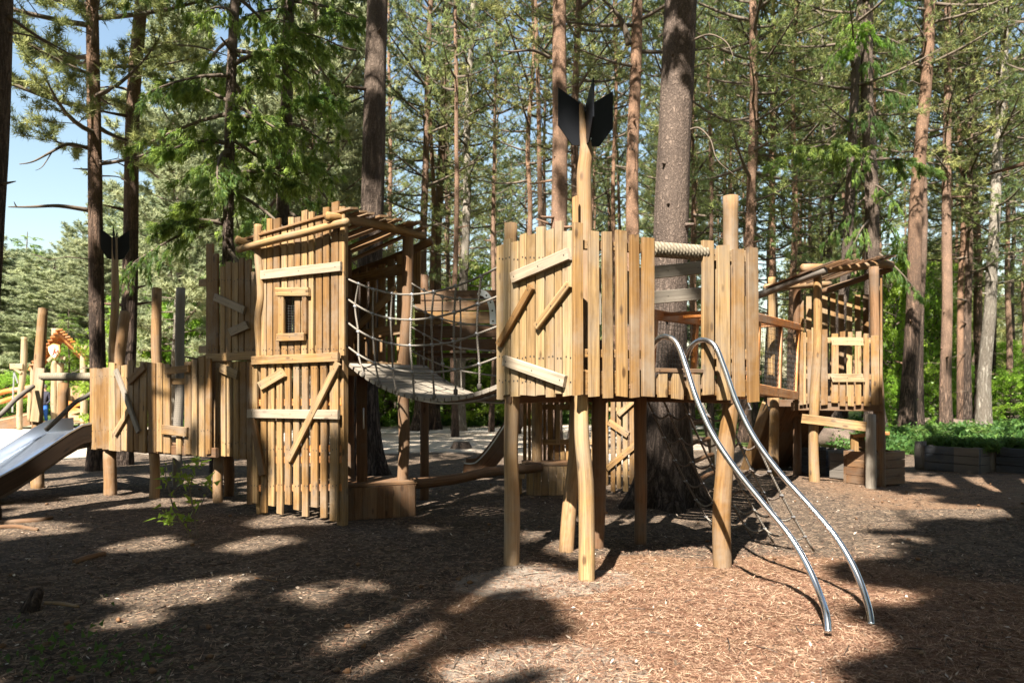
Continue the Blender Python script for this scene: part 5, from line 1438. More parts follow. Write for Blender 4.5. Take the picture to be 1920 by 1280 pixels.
while n < 20:
    px = r2.uniform(330, 660); Y = 24 + 34 * r2.random()
    if not free(px, Y): continue
    bg_tree(px, Y, r2.uniform(12, 19), r2.choice(['silver', 'pine_c', 'silver', 'pine_b']), r2.choice([0, 1, 3]), 'pale sunlit pine in the open wood behind the roofed tower and green boughs', 'pale pines behind the roofed tower', r2.uniform(.9, 1.2), r2.uniform(.7, 1.1)); n += 1
n = 0
while n < 22:
    px = r2.uniform(-160, 360); Y = 44 + 26 * r2.random()
    if not free(px, Y): continue
    top = 445 if px < 170 else 400 - (px - 170) * .6
    Ht = (EYE + (HZ - top - r2.uniform(-25, 70)) / F * Y)
    bg_tree(px, Y, Ht, r2.choice(['silver', 'silver', 'spruce', 'pine_c']), 3, 'sunlit grey-green conifer in the far tree line beyond the gabled playhouse', 'conifers of the far tree line on the left', r2.uniform(1.0, 1.35), .9, 'conifer_tree'); n += 1
n = 0
while n < 44:
    px = r2.uniform(700, 1960) if n % 3 else r2.uniform(1300, 1960); Y = 23 + 22 * r2.random()
    if not free(px, Y): continue
    bg_tree(px, Y, r2.uniform(20, 24), r2.choice(['pine_d', 'high', 'pine_b']), r2.choice([0, 1, 2, 2]), 'very slim tall straight pine pole with its small crown high up, among the middle trunks', 'slim tall pine poles', r2.uniform(.55, .75), r2.uniform(.5, .8)); n += 1
n = 0
while n < 52:                                              # unseen pines added behind the viewpoint to hold back low skylight
    a = r2.uniform(-.35, PI + .25); R0 = 20 + 18 * r2.random()
    x, y = R0 * math.cos(a), -R0 * math.sin(a) - 1
    if x < -12 and y > -4: continue
    if any((x - p) ** 2 + (y - q) ** 2 < 9 for p, q in used): continue
    used.append((x, y)); bg_tree(CX + F * x / y, y, r2.uniform(18, 23), r2.choice(['pine_a', 'pine_b', 'pine_c', 'spruce_b']), r2.choice([0, 1, 2, 3]), 'unseen pine of the wood behind the viewpoint, added to screen the low sky', 'pines behind the viewpoint', r2.uniform(1.1, 1.5), 1.3); n += 1
# the wood goes on: far trees as one mass, well behind the countable ones
def far_mass():
    V, Tn = [], []
    for i in range(44):
        px = r2.uniform(300, 2300); Y = r2.uniform(64, 95)
        x = (px - CX) / F * Y; Ht = r2.uniform(11, 19)
        if px < 1300: Ht *= .75
        if 880 < px < 1010 or 1630 < px < 1740: Ht *= .55
        k = 420; u = NPR.random(k) ** .8; z = Ht * (.12 + .88 * u); rr = 3.0 * np.sqrt(NPR.random(k)) * (1.1 - .8 * u); a = NPR.random(k) * 6.283
        c = np.stack([x + rr * np.cos(a), Y + rr * np.sin(a), z], 1); dirs = unit(np.stack([np.cos(a), np.sin(a), NPR.normal(size=k) * .4], 1))
        v, t = blades(c, c + dirs * .7, 9, 5, .45, .11, .4, 1, .1, jit=.2); V.append(v); Tn.append(t)
    V = np.concatenate(V); Tn = np.concatenate(Tn); n = len(V)
    me = np_mesh('far_wood', V, np.full(n // 3, 3), np.arange(n), Tn, [M['pine2']])
    o = bpy.data.objects.new('far_wood', me); COL.objects.link(o)
    tag(o, 'far edge of the pine wood, a continuous mass of green crowns', 'woodland', kind='stuff')
far_mass()

# understorey saplings and bushes with fresh leaves
def bush(px, Y, key, sc, label, group, name='sapling_bush', sz=None):
    o = bpy.data.objects.new(name, PROTO[key]); COL.objects.link(o); o.location = ((px - CX) / F * Y, Y, 0); o.rotation_euler = (0, 0, r2.uniform(0, 6)); o.scale = (sc, sc, sz or sc)
    tag(o, label, 'bush', group); return o
for (px, Y, k, s, z) in ((720, 31, 'beech_b', 1.0, .9), (760, 32, 'beech_a', 1.1, .9), (840, 31, 'beech_b', 1.2, 1.1), (895, 30.5, 'beech_a', 1.1, .95), (930, 32, 'beech_b', 1.2, 1.4), (965, 31, 'beech_a', 1.1, 1.0), (1010, 36, 'beech_b', 1.1, 1.1),
                   (1080, 34, 'beech_b', 1.0, .8), (1150, 37, 'beech_a', 1.0, .8), (880, 40, 'beech_a', 1.3, 1.8)):
    bush(px, Y, k, s, 'bright spring-green bush beyond the rope bridge and pale path', 'bright bushes beyond the rope bridge', sz=z)
for (px, Y, k, s, z) in ((1672, 27, 'beech_a', .9, 1.35), (1690, 31, 'beech_b', .9, 1.9), (1745, 32, 'beech_a', 1.0, 1.3), (1668, 35, 'beech_a', 1.1, 1.6), (1745, 29, 'beech_b', .6, .7), (1800, 33, 'beech_b', .8, .7), (1830, 30, 'beech_b', .6, .5), (1895, 30, 'beech_b', .8, .6), (1690, 24.5, 'beech_b', .6, .5), (1760, 38, 'beech_a', 1.1, 1.7), (1890, 35, 'beech_a', .8, .8), (1470, 34, 'beech_b', .9, .6), (1400, 33, 'beech_a', .9, .6), (1330, 32, 'beech_b', 1.0, .6)):
    bush(px, Y, k, s, 'bright spring-green sapling in the wood right of the foreground tower', 'bright saplings on the right', sz=z)
for (px, Y, k, s, z) in ((262, 26, 'beech_b', 1.1, 1.1), (300, 27, 'beech_a', 1.2, .95), (345, 26, 'beech_b', 1.1, 1.2), (375, 29, 'beech_a', 1.2, 1.1), (280, 31, 'beech_a', 1.5, 1.2), (150, 36, 'beech_a', 1.0, .8), (40, 38, 'beech_b', 1.2, .6), (8, 36, 'beech_b', 1.2, .6), (200, 34, 'beech_b', 1.2, .9)):
    bush(px, Y, k, s, 'yellow-green sunlit bush behind the left end of the fort', 'sunlit bushes on the left', sz=z)
# young spruce behind the playhouse
o = thing('young_spruce', 'small yellow-green young spruce beside the gabled playhouse roof', 'tree', (at(128, 700, 33).x, 33, 0))
child('trunk', TP[3], o, sc=(.35, .35, .26)); child('crown', PROTO['spruce_b'], o, sc=(.55, .55, .27))

# ------------------------------------------------------------------ trees behind and beside the viewer that shade the foreground
LIT = [  # ground ellipses (picture pixels of the sunlit patches on the ground): cx, cy, rx, ry, strength
    (1565, 893, 150, 17, .97), (1250, 1110, 290, 72, 1), (1330, 1040, 240, 42, 1), (1300, 1185, 270, 60, .95), (1420, 1235, 140, 50, .85), (1240, 1272, 290, 60, .93), (1080, 1220, 90, 60, .8), (1480, 1150, 120, 75, .95),
    (1590, 1120, 150, 26, .75), (1600, 1190, 100, 40, .65), (1200, 1005, 170, 40, 1), (1320, 985, 170, 34, 1), (1080, 1000, 110, 32, .85), (950, 1082, 95, 30, .97), (840, 1120, 90, 36, .92), (735, 1178, 95, 44, .85), (640, 1240, 90, 42, .75), (930, 1235, 120, 50, .8),
    (350, 1112, 130, 34, .72), (620, 1106, 90, 30, .78), (240, 1168, 100, 26, .6), (480, 1015, 70, 15, .78), (260, 1015, 100, 15, .75), (50, 995, 110, 16, .8), (120, 950, 130, 12, .8), (870, 957, 110, 11, .75), (800, 990, 90, 8, .6),
    (560, 960, 140, 27, .86), (690, 940, 150, 25, .84), (790, 918, 130, 20, .97), (480, 945, 90, 18, .92), (330, 918, 180, 24, .86), (460, 930, 150, 24, .84), (150, 905, 240, 18, 1), (250, 945, 150, 9, .8),
    (1510, 930, 150, 50, .93), (1620, 965, 130, 24, .85), (1800, 958, 130, 18, .88), (1835, 903, 90, 15, .85), (1700, 930, 160, 13, .75), (1590, 890, 110, 10, .97), (1560, 1010, 90, 14, .7), (1740, 1010, 130, 10, .55)]
DARK = [(1785, 880, 95, 10), (1940, 886, 60, 12), (1700, 912, 45, 7)]
_ph = np.random.default_rng(3)
_W = [(_ph.normal(size=2) * f, _ph.random() * 6.28) for f in (1.1, 1.4, 2.0, 2.6, 3.6, 4.6) for _ in range(2)]
def gnoise(x, y, s=1.0):
    """sum of slanted waves, about -1..1"""
    v = np.zeros(len(x))
    for (w, p) in _W: v += np.sin(w[0] * x * s + w[1] * y * s + p)
    return v / 3.2
def litness(gx, gy):
    """1 where the sun should reach the ground point (gx, gy): holes in the canopy, with ragged dappled rims"""
    gy = np.maximum(gy, 2.0); px = CX + F * gx / gy; py = HZ + F * EYE / gy
    ga = (.37 * gx + .93 * gy) * .34; gb = (.93 * gx - .37 * gy) * 1.55          # streaks run away from the sun
    n = gnoise(ga, gb); n2 = gnoise(ga * 1.3 + 7, gb + 3, 3.0)
    L = np.zeros(len(gx))
    for cx, cy, rx, ry, s in LIT:
        sh = np.clip((1517 - cx) / max(cy - HZ, 150), -3, 3) * .8                # patches lie along the sun's bearing
        d = ((px - cx + sh * (py - cy)) / rx) ** 2 + ((py - cy) / ry) ** 2
        L = np.maximum(L, (d < 1.15 + .6 * n + .35 * n2) & (n2 < (s - .5) * 4.2))
    L = np.where(py < 872, np.maximum(L, n2 < .75), L)
    for cx, cy, rx, ry in DARK: L = np.where(((px - cx) / rx) ** 2 + ((py - cy) / ry) ** 2 < 1, 0, L)
    return L
def shade_tree(x, y, seed, z0, Ht, R, nb, rt, label):
    o = thing('pine_tree', label, 'tree', (x, y, 0), 'pines around the viewpoint')
    child('trunk', trunk_mesh('trunk', Ht, rt, .05, M['bark_pine'], 1.5, .08, 12, .5, seed, 4), o)
    def keep(p):
        k = SUN.x / SUN.z; q = SUN.y / SUN.z
        gx = x + p[:, 0] - k * p[:, 2]; gy = y + p[:, 1] - q * p[:, 2]
        return litness(gx, gy) < .5
    sk = crown_skeleton(seed, z0, Ht, R, nb, 'pine', 1.0, 8, 3)
    lim = []                                              # limbs and foliage cut away so the chosen sun patches stay open
    for pts, R_l in sk[0]:
        q = np.array([tuple(p) for p in pts]); gx = x + q[:, 0] + .31 * q[:, 2]; gy = y + q[:, 1] + .78 * q[:, 2]
        ok = litness(gx, gy) < .5; m = int(np.argmin(ok)) if not ok.all() else len(pts)
        if m >= 2: lim.append((pts[:m], R_l[:m]))
    sk = (lim,) + sk[1:]
    child('crown', crown_mesh('crown', sk, M['pine'], M['twig'], keep, per_m=17, K=11, L=.115, W=.036, along=.5, spread=.9, up=.1), o)
SH = [(-4.3, -4.6, 8), (-7.2, -1.6, 8), (-9.6, 2.2, 7.5), (-1.4, -6.5, 8.5), (1.6, -4.2, 8), (-6.6, -7.2, 8.5), (4.6, -3.6, 8), (-11.5, -3.0, 8), (-3.2, -10.5, 9), (2.2, -9.5, 9), (-9.8, 6.6, 7.5), (7.6, 1.6, 7.5), (4.55, 5.2, 8.5), (9.2, 7.2, 8), (-4.6, 5.7, 10.5), (6.7, 8.9, 11), (5.2, -8.2, 9), (-7.0, 4.4, 9), (8.5, -2.5, 8)]
for i, (x, y, z0) in enumerate(SH):
    shade_tree(x, y, 300 + i, z0 - 1, 17 + i % 4, 3.9, 84, .29, 'unseen pine behind or beside the viewpoint, crown pruned to let sun patches through')
# ------------------------------------------------------------------ ground
def gz(x, y):
    f = max(0.0, min(1.0, (22 - y) / 10))
    z = .05 * mnoise.noise(Vector((x * .35, y * .35, 1))) + .03 * mnoise.noise(Vector((x * 1.1, y * 1.1, 5))) + .012 * mnoise.noise(Vector((x * 3.3, y * 3.3, 9)))
    z += .006 * mnoise.noise(Vector((x * 9, y * 9, 2)))
    return z * f - .02 * f
MOUND = [(gnd(*p).x, gnd(*p).y, h_, r_) for p, h_, r_ in (((1099, 1093), .035, .16), ((959, 1057), .03, .16), ((1355, 1062), .035, .18), ((1060, 1035), .03, .16), ((1119, 1030), .03, .16), ((206, 925), .03, .2), ((289, 936), .03, .18), ((408, 945), .03, .18),
         ((1554, 1178), -.03, .3), ((1632, 1164), -.03, .3), ((1400, 1215), -.045, .5), ((1250, 1130), .03, .6), ((800, 1150), -.04, .7), ((500, 1120), .04, .8), ((300, 1090), -.03, .6), ((1640, 1010), .05, 1.0), ((1528, 908), .03, .25))]
_gz0 = gz
def gz(x, y):
    z = _gz0(x, y)
    for (a, b, h_, r_) in MOUND:
        d = ((x - a) ** 2 + (y - b) ** 2) / (r_ * r_)
        if d < 6: z += h_ * math.exp(-d)
    return z
def axis(a, b, fine0, fine1, s, grow=1.12):
    v = list(np.arange(fine0, fine1, s)); q = s; p = v[-1]
    while p < b: q *= grow; p += q; v.append(p)
    q = s; p = v[0]
    while p > a: q *= grow; p -= q; v.insert(0, p)
    return v
xs = axis(-260, 260, -5.5, 6.5, .05, 1.09); ys = axis(-60, 420, 2.6, 12, .05, 1.09)
NX, NY = len(xs), len(ys)
verts = np.empty((NY, NX, 3), np.float32)
nd = np.zeros((NY, NX)); pale = np.zeros((NY, NX)); gr = np.zeros((NY, NX)); mo = np.zeros((NY, NX))
def sstep(a, b, x): t = min(1, max(0, (x - a) / (b - a))); return t * t * (3 - 2 * t)
for j, y in enumerate(ys):
    for i, x in enumerate(xs):
        near = y < 22 and abs(x) < 24
        verts[j, i] = (x, y, gz(x, y) if near else 0)
        if y < 1 or y > 70 or abs(x) > 60: gr[j, i] = .5; continue
        n1 = mnoise.noise(Vector((x * .9, y * .9, 3))); n2 = mnoise.noise(Vector((x * .25, y * .25, 8)))
        px = CX + F * x / y; py = HZ + F * EYE / y
        e = ((x - 1.7) / 2.3) ** 2 + ((y - 4.6) / 1.9) ** 2
        nd[j, i] = 1 - sstep(.55, 1.25, e + n1 * .5)
        if y > 9: nd[j, i] = max(nd[j, i], .55 * sstep(3, 5, x) * sstep(16, 11, y))
        # bare grey earth in front of the corner post and bottom left of the needle carpet
        b1 = ((x - .25) / .75) ** 2 + ((y - 5.6) / .5) ** 2; b2 = ((x - .15) / .5) ** 2 + ((y - 3.85) / .45) ** 2
        mo[j, i] = max(1 - sstep(.5, 1.2, b1 + n1 * .4), 1 - sstep(.5, 1.3, b2 + n1 * .4))
        p = 0
        if y > 13:
            if x < -9: p = sstep(13, 19, y) * (1 - sstep(34, 40, y))
            elif x < 5: p = .8 * sstep(15, 20, y + n2 * 6) * (1 - sstep(33, 37, y))
            elif x > 13: p = .3 * sstep(16, 20, y + n2 * 5)
        pale[j, i] = p
        g = sstep(29, 36, y + n2 * 8)
        if x > 6: g = max(g, sstep(15.5, 19, y + n2 * 4 + (x - 10) * -.1))
        if x > 13 and y < 22: g *= .5
        gr[j, i] = g
idx = np.arange(NX * NY).reshape(NY, NX)
quad = np.stack([idx[:-1, :-1], idx[:-1, 1:], idx[1:, 1:], idx[1:, :-1]], -1).reshape(-1, 4)
me = bpy.data.meshes.new('ground')
me.vertices.add(NX * NY); me.vertices.foreach_set('co', verts.ravel())
me.loops.add(quad.size); me.loops.foreach_set('vertex_index', quad.ravel().astype(np.int32))
me.polygons.add(len(quad)); me.polygons.foreach_set('loop_start', np.arange(0, quad.size, 4, dtype=np.int32))
me.polygons.foreach_set('use_smooth', np.ones(len(quad), bool))
for nm, ar in (('needle', nd), ('pale', pale), ('green', gr), ('bare', mo)):
    a = me.attributes.new(nm, 'FLOAT', 'POINT'); a.data.foreach_set('value', ar.ravel().astype(np.float32))
me.update(calc_edges=True)
k = NT('forest_floor')
pos = k.n('ShaderNodeNewGeometry').outputs['Position']
n_big = k.noise(pos, 1.1, 6, .65); n_mid = k.noise(pos, 7, 7, .7); n_fine = k.noise(pos, 45, 5, .7); n_chip = k.n('ShaderNodeTexVoronoi'); n_chip.inputs['Scale'].default_value = 38
n_chip.feature = 'F1'; dn = k.n('ShaderNodeTexNoise'); dn.inputs['Scale'].default_value = 18; k.l(pos, dn.inputs['Vector'])
va = k.n('ShaderNodeVectorMath'); va.operation = 'MULTIPLY_ADD'; k.l(dn.outputs['Color'], va.inputs[0]); va.inputs[1].default_value = (.1, .1, .1); k.l(pos, va.inputs[2])
k.l(va.outputs[0], n_chip.inputs['Vector'])
sepc = k.n('ShaderNodeSeparateColor'); k.l(n_chip.outputs['Color'], sepc.inputs[0]); chip = sepc.outputs[0]
mulch = k.ramp(n_mid, [(.3, (.026, .018, .013)), (.55, (.066, .046, .032)), (.75, (.14, .1, .07))])
mulch = k.mix(k.math('MULTIPLY', k.math('GREATER_THAN', chip, .78), .7), mulch, (.2, .14, .095))
mulch = k.mix(k.math('MULTIPLY', k.math('LESS_THAN', chip, .2), .8), mulch, (.022, .016, .013))
litter = k.ramp(n_fine, [(.28, (.05, .028, .019)), (.5, (.15, .09, .054)), (.72, (.32, .225, .14))])
litter = k.mix(k.ramp(n_big, [(.4, (0,) * 3), (.7, (.5,) * 3)]), litter, (.15, .075, .042))
earth = k.ramp(n_mid, [(.3, (.11, .09, .072)), (.7, (.27, .23, .19))])
palec = k.ramp(n_mid, [(.3, (.3, .24, .18)), (.7, (.5, .43, .35))])
grass = k.ramp(n_mid, [(.3, (.03, .045, .012)), (.55, (.07, .1, .025)), (.75, (.13, .17, .05))])
def soft(at_): return k.ramp(k.math('ADD', k.attr(at_).outputs['Fac'], k.math('MULTIPLY', k.math('SUBTRACT', n_mid, .5), .9)), [(.32, (0,) * 3), (.68, (1,) * 3)])
c = k.mix(k.math('MULTIPLY', n_big, .3), mulch, earth)
c = k.mix(soft('needle'), c, litter); c = k.mix(soft('bare'), c, earth); c = k.mix(soft('pale'), c, palec); c = k.mix(soft('green'), c, grass)
h = k.math('ADD', k.math('MULTIPLY', n_mid, .6), k.math('ADD', k.math('MULTIPLY', n_fine, .35), k.math('MULTIPLY', chip, .25)))
me.materials.append(k.done(k.bsdf(c, .95, 0, .1, k.bump(h, .8, .03))))
go = bpy.data.objects.new('ground', me); COL.objects.link(go); tag(go, kind='structure')

# pale path across the back
def path_mesh():
    mb = MB(); n = 50; vs, gs, fs = [], [], []
    for i in range(n + 1):
        x = -26 + 36 * i / n; yc = 27.5 + 1.2 * math.sin(x * .2) + (x + 8) * .06
        for s in (-1, 1): vs.append(Vector((x, yc + s * (1.5 + .3 * mnoise.noise(Vector((x * .6, s, 0)))), .006))); gs.append(Vector((x, s, 0)))
    for i in range(n): fs.append((2 * i, 2 * i + 2, 2 * i + 3, 2 * i + 1))
    mb.add(vs, fs, gs, .5); o = mb.build('path', m_plain('path_gravel', (.5, .45, .39), .9, var=.25, sc=3)); tag(o, kind='structure')
path_mesh()

# ------------------------------------------------------------------ litter: needles and chips lying about (uncountable)
def litter_mesh(name, label, n, L, W, samp, cols, lift=.004, tilt=.25, trans=.1):
    P = []
    while len(P) < n:
        x, y = samp()
        if y < 2.4: continue
        P.append((x, y, gz(x, y) + lift))
    P = np.array(P); a = NPR.random(n) * 6.283; ll = L * (.5 + NPR.random(n)); ww = W * (.6 + .8 * NPR.random(n)); tl = NPR.normal(size=n) * tilt
    d = np.stack([np.cos(a) * np.cos(tl), np.sin(a) * np.cos(tl), np.sin(tl)], 1); s = np.stack([-np.sin(a), np.cos(a), NPR.normal(size=n) * .3], 1)
    V = np.empty((n, 4, 3)); hl = d * (ll / 2)[:, None]; hw = s * (ww / 2)[:, None]
    P[:, 2] += np.abs(hl[:, 2])
    V[:, 0] = P - hl - hw * .5; V[:, 1] = P - hl * .1 - hw; V[:, 2] = P + hl; V[:, 3] = P - hl * .1 + hw
    me = np_mesh(name, V.reshape(-1, 3), np.full(n, 4), np.arange(4 * n), np.repeat(NPR.random(n), 4), [m_leaf(name, *cols, trans, .8)])
    o = bpy.data.objects.new(name, me); COL.objects.link(o); tag(o, label, 'litter', kind='stuff')
r3 = random.Random(9)
def near_pick():
    while True:
        y = 2.9 + 9 * r3.random() ** 1.7; x = r3.uniform(-.72, .72) * y
        return x, y
def needle_pick():
    while True:
        x = r3.gauss(1.7, 1.15); y = r3.gauss(4.5, .95)
        if r3.random() < .18 and y > 0: x, y = near_pick()
        if 2.8 < y < 12: return x, y
def mulch_pick():
    while True:
        x, y = near_pick()
        if ((x - 1.7) / 2.3) ** 2 + ((y - 4.6) / 1.9) ** 2 > 1 or r3.random() < .25: return x, y
litter_mesh('needle_litter', 'carpet of fallen orange-brown pine needles below the steel slide poles', 125000, .062, .0029, needle_pick, ((.045, .02, .013), (.27, .155, .085), (.68, .51, .33)), .004, .12)
litter_mesh('bark_mulch', 'dark bark chips and bits of wood scattered over the playground floor', 26000, .036, .011, mulch_pick, ((.016, .011, .009), (.06, .042, .03), (.19, .143, .1)), .004, .25)
litter_mesh('pale_chips', 'scattered pale wood flakes and dry leaf bits on the dark mulch', 1500, .032, .014, near_pick, ((.3, .24, .17), (.42, .35, .26), (.6, .55, .47)), .008, .3)

# twigs and cones
def twig_litter():
    mb = MB()
    for i in range(420):
        x, y = near_pick(); L = r3.uniform(.05, .22); a = r3.uniform(0, 6.28); p = Vector((x, y, gz(x, y) + .006)); d = Vector((math.cos(a), math.sin(a), r3.uniform(-.05, .12))) * L
        tube(mb, [p, p + d * .5 + Vector((r3.uniform(-.01, .01), r3.uniform(-.01, .01), .004)), p + d], [.004, .0034, .002], 5, .5)
    o = mb.build('twig_litter', M['bark_grey'], smooth=True); tag(o, 'small dry twigs strewn over the playground floor', 'twigs', kind='stuff')
    mb = MB()
    for i in range(90):
        x, y = near_pick(); a = r3.uniform(0, 6.28); p = Vector((x, y, gz(x, y) + .014)); d = Vector((math.cos(a), math.sin(a), .1)) * .022
        tube(mb, [p - d, p - d * .4, p + d * .3, p + d], [.006, .015, .014, .004], 8, .5, .4)
    o = mb.build('pine_cones', M['brown'], smooth=False); tag(o, 'small fallen pine cones scattered on the ground', 'cones', kind='stuff')
twig_litter()
# ground plants under the far trees (uncountable)
def herb_field():
    V, Tn = [], []
    for i in range(2000):
        q = r3.random()
        if q < .6: x, y = r3.uniform(8, 26), r3.uniform(16.5, 32)
        elif q < .8: x, y = r3.uniform(-8, 9), r3.uniform(30, 40)
        else: x, y = r3.uniform(-24, -6), r3.uniform(34, 42)
        if mnoise.noise(Vector((x * .3, y * .3, 4))) < -.02: continue
        if x > 13 and y < 18.5: continue
        hgt = r3.uniform(.08, .36); k = 9
        c = np.array([x, y, .02]) + NPR.normal(size=(k, 3)) * [.22, .22, 0]
        v, t = blades(c, c + np.stack([NPR.normal(size=k) * .15, NPR.normal(size=k) * .15, np.full(k, hgt)], 1), 14, 4, .1, .075, .15, 1, .2, jit=.06); V.append(v); Tn.append(t)
    V = np.concatenate(V); Tn = np.concatenate(Tn); n = len(V)
    me = np_mesh('ground_plants', V, np.full(n // 3, 3), np.arange(n), Tn, [M['herb']])
    o = bpy.data.objects.new('ground_plants', me); COL.objects.link(o); tag(o, 'low leafy green plants carpeting the woodland floor', 'ground plants', kind='stuff')
herb_field()
def ivy():
    c = []
    for i in range(110):
        px = r3.gauss(130, 130); py = r3.gauss(1232, 32)
        if py < 1130 or px > 360: continue
        g = gnd(px, py); c.append((g.x, g.y, gz(g.x, g.y) + r3.uniform(.01, .05)))
    c = np.array(c); V, t = blades(c, c + [0, 0, .03], 30, 3, .03, .03, .1, 1, .5, jit=.025)
    n = len(V); me = np_mesh('ground_ivy', V, np.full(n // 3, 3), np.arange(n), t * .25, [M['herb']])
    o = bpy.data.objects.new('ground_ivy', me); COL.objects.link(o); tag(o, 'sparse low weeds in the shaded bottom left corner', 'weeds', kind='stuff')
ivy()

# plants in the planters
for (o, c2_, d2) in (pl1, pl2):
    for i in range(5):
        q = c2_ + d2 * (-.45 + .22 * i)
        b = bpy.data.objects.new('planter_shrub', PROTO['herb']); COL.objects.link(b); b.location = (q.x, q.y, .36); b.rotation_euler = (0, 0, i * 1.9); b.scale = (.38, .38, .36)
        tag(b, 'leafy green plant growing in the ' + ('lone long planter' if o is pl1[0] else 'planter at the right edge'), 'plant', 'plants in the planters ' + ('lone' if o is pl1[0] else 'edge'))
for i in range(7):
    g = gnd(1640 + i * 36, 846 - i * 2); b = bpy.data.objects.new('bramble_clump', PROTO['herb']); COL.objects.link(b); b.location = (g.x, g.y + 1.0, 0); b.rotation_euler = (0, 0, i * 2.3); b.scale = (1.0, 1.0, .75)
    tag(b, 'dark green bramble clump in the shade behind the planters', 'plant', 'bramble clumps behind the planters')

# ------------------------------------------------------------------ small sapling in the foreground
sp2 = thing('leafy_sapling', 'thin young shrub with sparse fresh leaves in front of the walkway posts', 'shrub', tuple(gnd(358, 1008)))
Ysap = gnd(358, 1008).y
stems = [([(372, 1008, Ysap), (366, 975, Ysap), (358, 930, Ysap), (352, 900, Ysap + .1)], .011), ([(362, 1008, Ysap), (345, 985, Ysap - .05), (328, 960, Ysap - .1), (316, 915, Ysap - .1), (308, 880, Ysap)], .009),
         ([(366, 975, Ysap), (380, 940, Ysap + .05), (394, 905, Ysap + .1)], .007), ([(355, 925, Ysap), (362, 890, Ysap), (372, 862, Ysap + .1)], .006), ([(334, 968, Ysap), (310, 975, Ysap - .15)], .005), ([(320, 930, Ysap), (340, 905, Ysap), (352, 880, Ysap)], .005), ([(360, 1008, Ysap), (350, 985, Ysap), (345, 975, Ysap)], .007)]
mb = MB(); tips = []
for pts, r in stems:
    p = catmull([at(*q) for q in pts], 5); tube(mb, p, [r * (1 - .6 * i / (len(p) - 1)) for i in range(len(p))], 7, .5)
    tips += p[len(p) // 2::2] + [p[-1]] * 3
mb.build('stem', M['twig'], sp2, smooth=True)
c = np.array([tuple(t) for t in tips]); V, t = blades(c, c + NPR.normal(size=c.shape) * .04, 26, 2, .08, .036, .2, 1, -.15, jit=.025)
Vo = V - np.array(tuple(ORIG[sp2.name])); n = len(V)
me = np_mesh('leaves', Vo, np.full(n // 3, 3), np.arange(n), t * .4 + .25, [M['beech']]); lo_ = bpy.data.objects.new('leaves', me); COL.objects.link(lo_); lo_.parent = sp2

# stump, sticks, roots, logs
mb = MB(); g = gnd(58, 1140)
tube(mb, [g + Vector((0, 0, -.05)), g + Vector((.005, 0, .02)), g + Vector((.02, .01, .07)), g + Vector((.035, .02, .115))], [.085, .055, .045, .032], 12, .4, .45, dome=.02)
o = mb.build('tree_stump', M['bark_grey'], smooth=True); tag(o, 'small broken stump in the shade at the bottom left', 'stump')
def stick(label, pts, r, name='fallen_stick', mat='brown'):
    mb = MB(); P = []
    for q in pts:
        g = gnd(*q); P.append(Vector((g.x, g.y, gz(g.x, g.y) + r * .45)))
    p = catmull(P, 5); tube(mb, p, [r * (1 - .4 * abs(i / (len(p) - 1) - .4)) for i in range(len(p))], 8, .5, .2); o = mb.build(name, M[mat], smooth=True)
    tag(o, label, name.split('_')[-1]); return o
stick('curved stick lying left of the leafy sapling', [(140, 1055), (170, 1045), (196, 1038)], .028)
stick('pale forked stick beside the small broken stump', [(84, 1130), (118, 1131), (146, 1137)], .015, mat='wood')
stick('pale surface root crossing the ground at the left edge', [(-20, 984), (30, 982), (80, 981), (96, 976)], .03, 'surface_root', 'brown')
stick('lower pale surface root at the left edge', [(-20, 994), (30, 992), (70, 998)], .025, 'surface_root', 'brown')
stick('thin twig on the shaded ground right of the leafy sapling', [(478, 1080), (500, 1086), (520, 1088)], .008)
def fallen(label, p0, p1, r, mat='bark_red'):
    mb = MB(); a, b = gnd(*p0), gnd(*p1); a.z = b.z = r * .8; log(mb, a, b, r, r * .9, 14, .05, .6); o = mb.build('fallen_log', M[mat], smooth=True); tag(o, label, 'log')
fallen('short sunlit log lying behind the roofed tower', (694, 800), (722, 792), .32, 'bark_pale')
fallen('long mossy log lying behind the lone planter', (1655, 808), (1850, 812), .25, 'bark_grey')
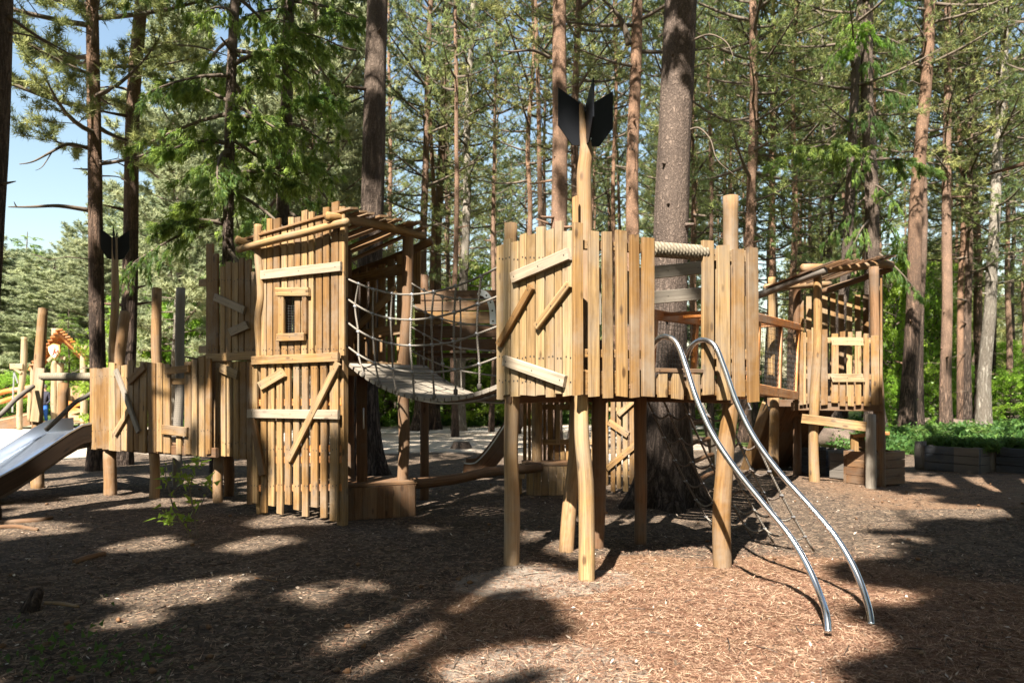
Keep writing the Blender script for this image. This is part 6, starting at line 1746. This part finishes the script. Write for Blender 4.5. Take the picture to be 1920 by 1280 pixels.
fallen('dark thick log in the shade behind the canopy tower legs', (1540, 838), (1600, 842), .28, 'bark_grey')
mb = MB(); g = gnd(866, 840); tube(mb, [g + Vector((0, 0, -.05)), g + Vector((0, 0, .1)), g + Vector((0, 0, .16))], [.3, .24, .21], 12, .5, .2); o = mb.build('tree_stump', M['bark_grey']); tag(o, 'low flat stump on the sunlit ground beyond the balance beam', 'stump')
# ------------------------------------------------------------------ light, sky, camera
w = bpy.data.worlds.new('World'); SC.world = w; w.use_nodes = True
nt = w.node_tree; bg = nt.nodes['Background']
sky = nt.nodes.new('ShaderNodeTexSky'); sky.sky_type = 'NISHITA'; sky.sun_disc = False
el = math.asin(SUN.z); azm = math.atan2(SUN.x, SUN.y)
sky.sun_elevation = el; sky.sun_rotation = azm; sky.air_density = 1.6; sky.dust_density = 1; sky.ozone_density = 1.0
nt.links.new(sky.outputs[0], bg.inputs[0]); bg.inputs[1].default_value = .05
ld_ = bpy.data.lights.new('sun', 'SUN'); ld_.energy = 5.0; ld_.angle = math.radians(.53); ld_.color = (1, .93, .82)
so = bpy.data.objects.new('sun', ld_); COL.objects.link(so); so.rotation_euler = SUN.to_track_quat('Z', 'Y').to_euler()
cd = bpy.data.cameras.new('camera'); co = bpy.data.objects.new('camera', cd); COL.objects.link(co)
co.location = (0, 0, EYE); co.rotation_euler = (PI / 2, 0, 0)
cd.sensor_width = 36; cd.lens = F / 1920 * 36; cd.shift_y = (HZ - 640) / 1920
cd.clip_start = .05; cd.clip_end = 2000
cd.dof.use_dof = True; cd.dof.focus_distance = 6.0; cd.dof.aperture_fstop = 2.8
SC.camera = co
SC.render.engine = 'CYCLES'; SC.render.resolution_x = 1024; SC.render.resolution_y = 682
SC.cycles.max_bounces = 6; SC.cycles.diffuse_bounces = 2; SC.cycles.transmission_bounces = 3; SC.cycles.transparent_max_bounces = 4
SC.cycles.caustics_reflective = False; SC.cycles.caustics_refractive = False
vs_ = SC.view_settings; vs_.view_transform = 'Standard'; vs_.look = 'None'; vs_.exposure = 2.1; vs_.gamma = 1; vs_.use_curve_mapping = False
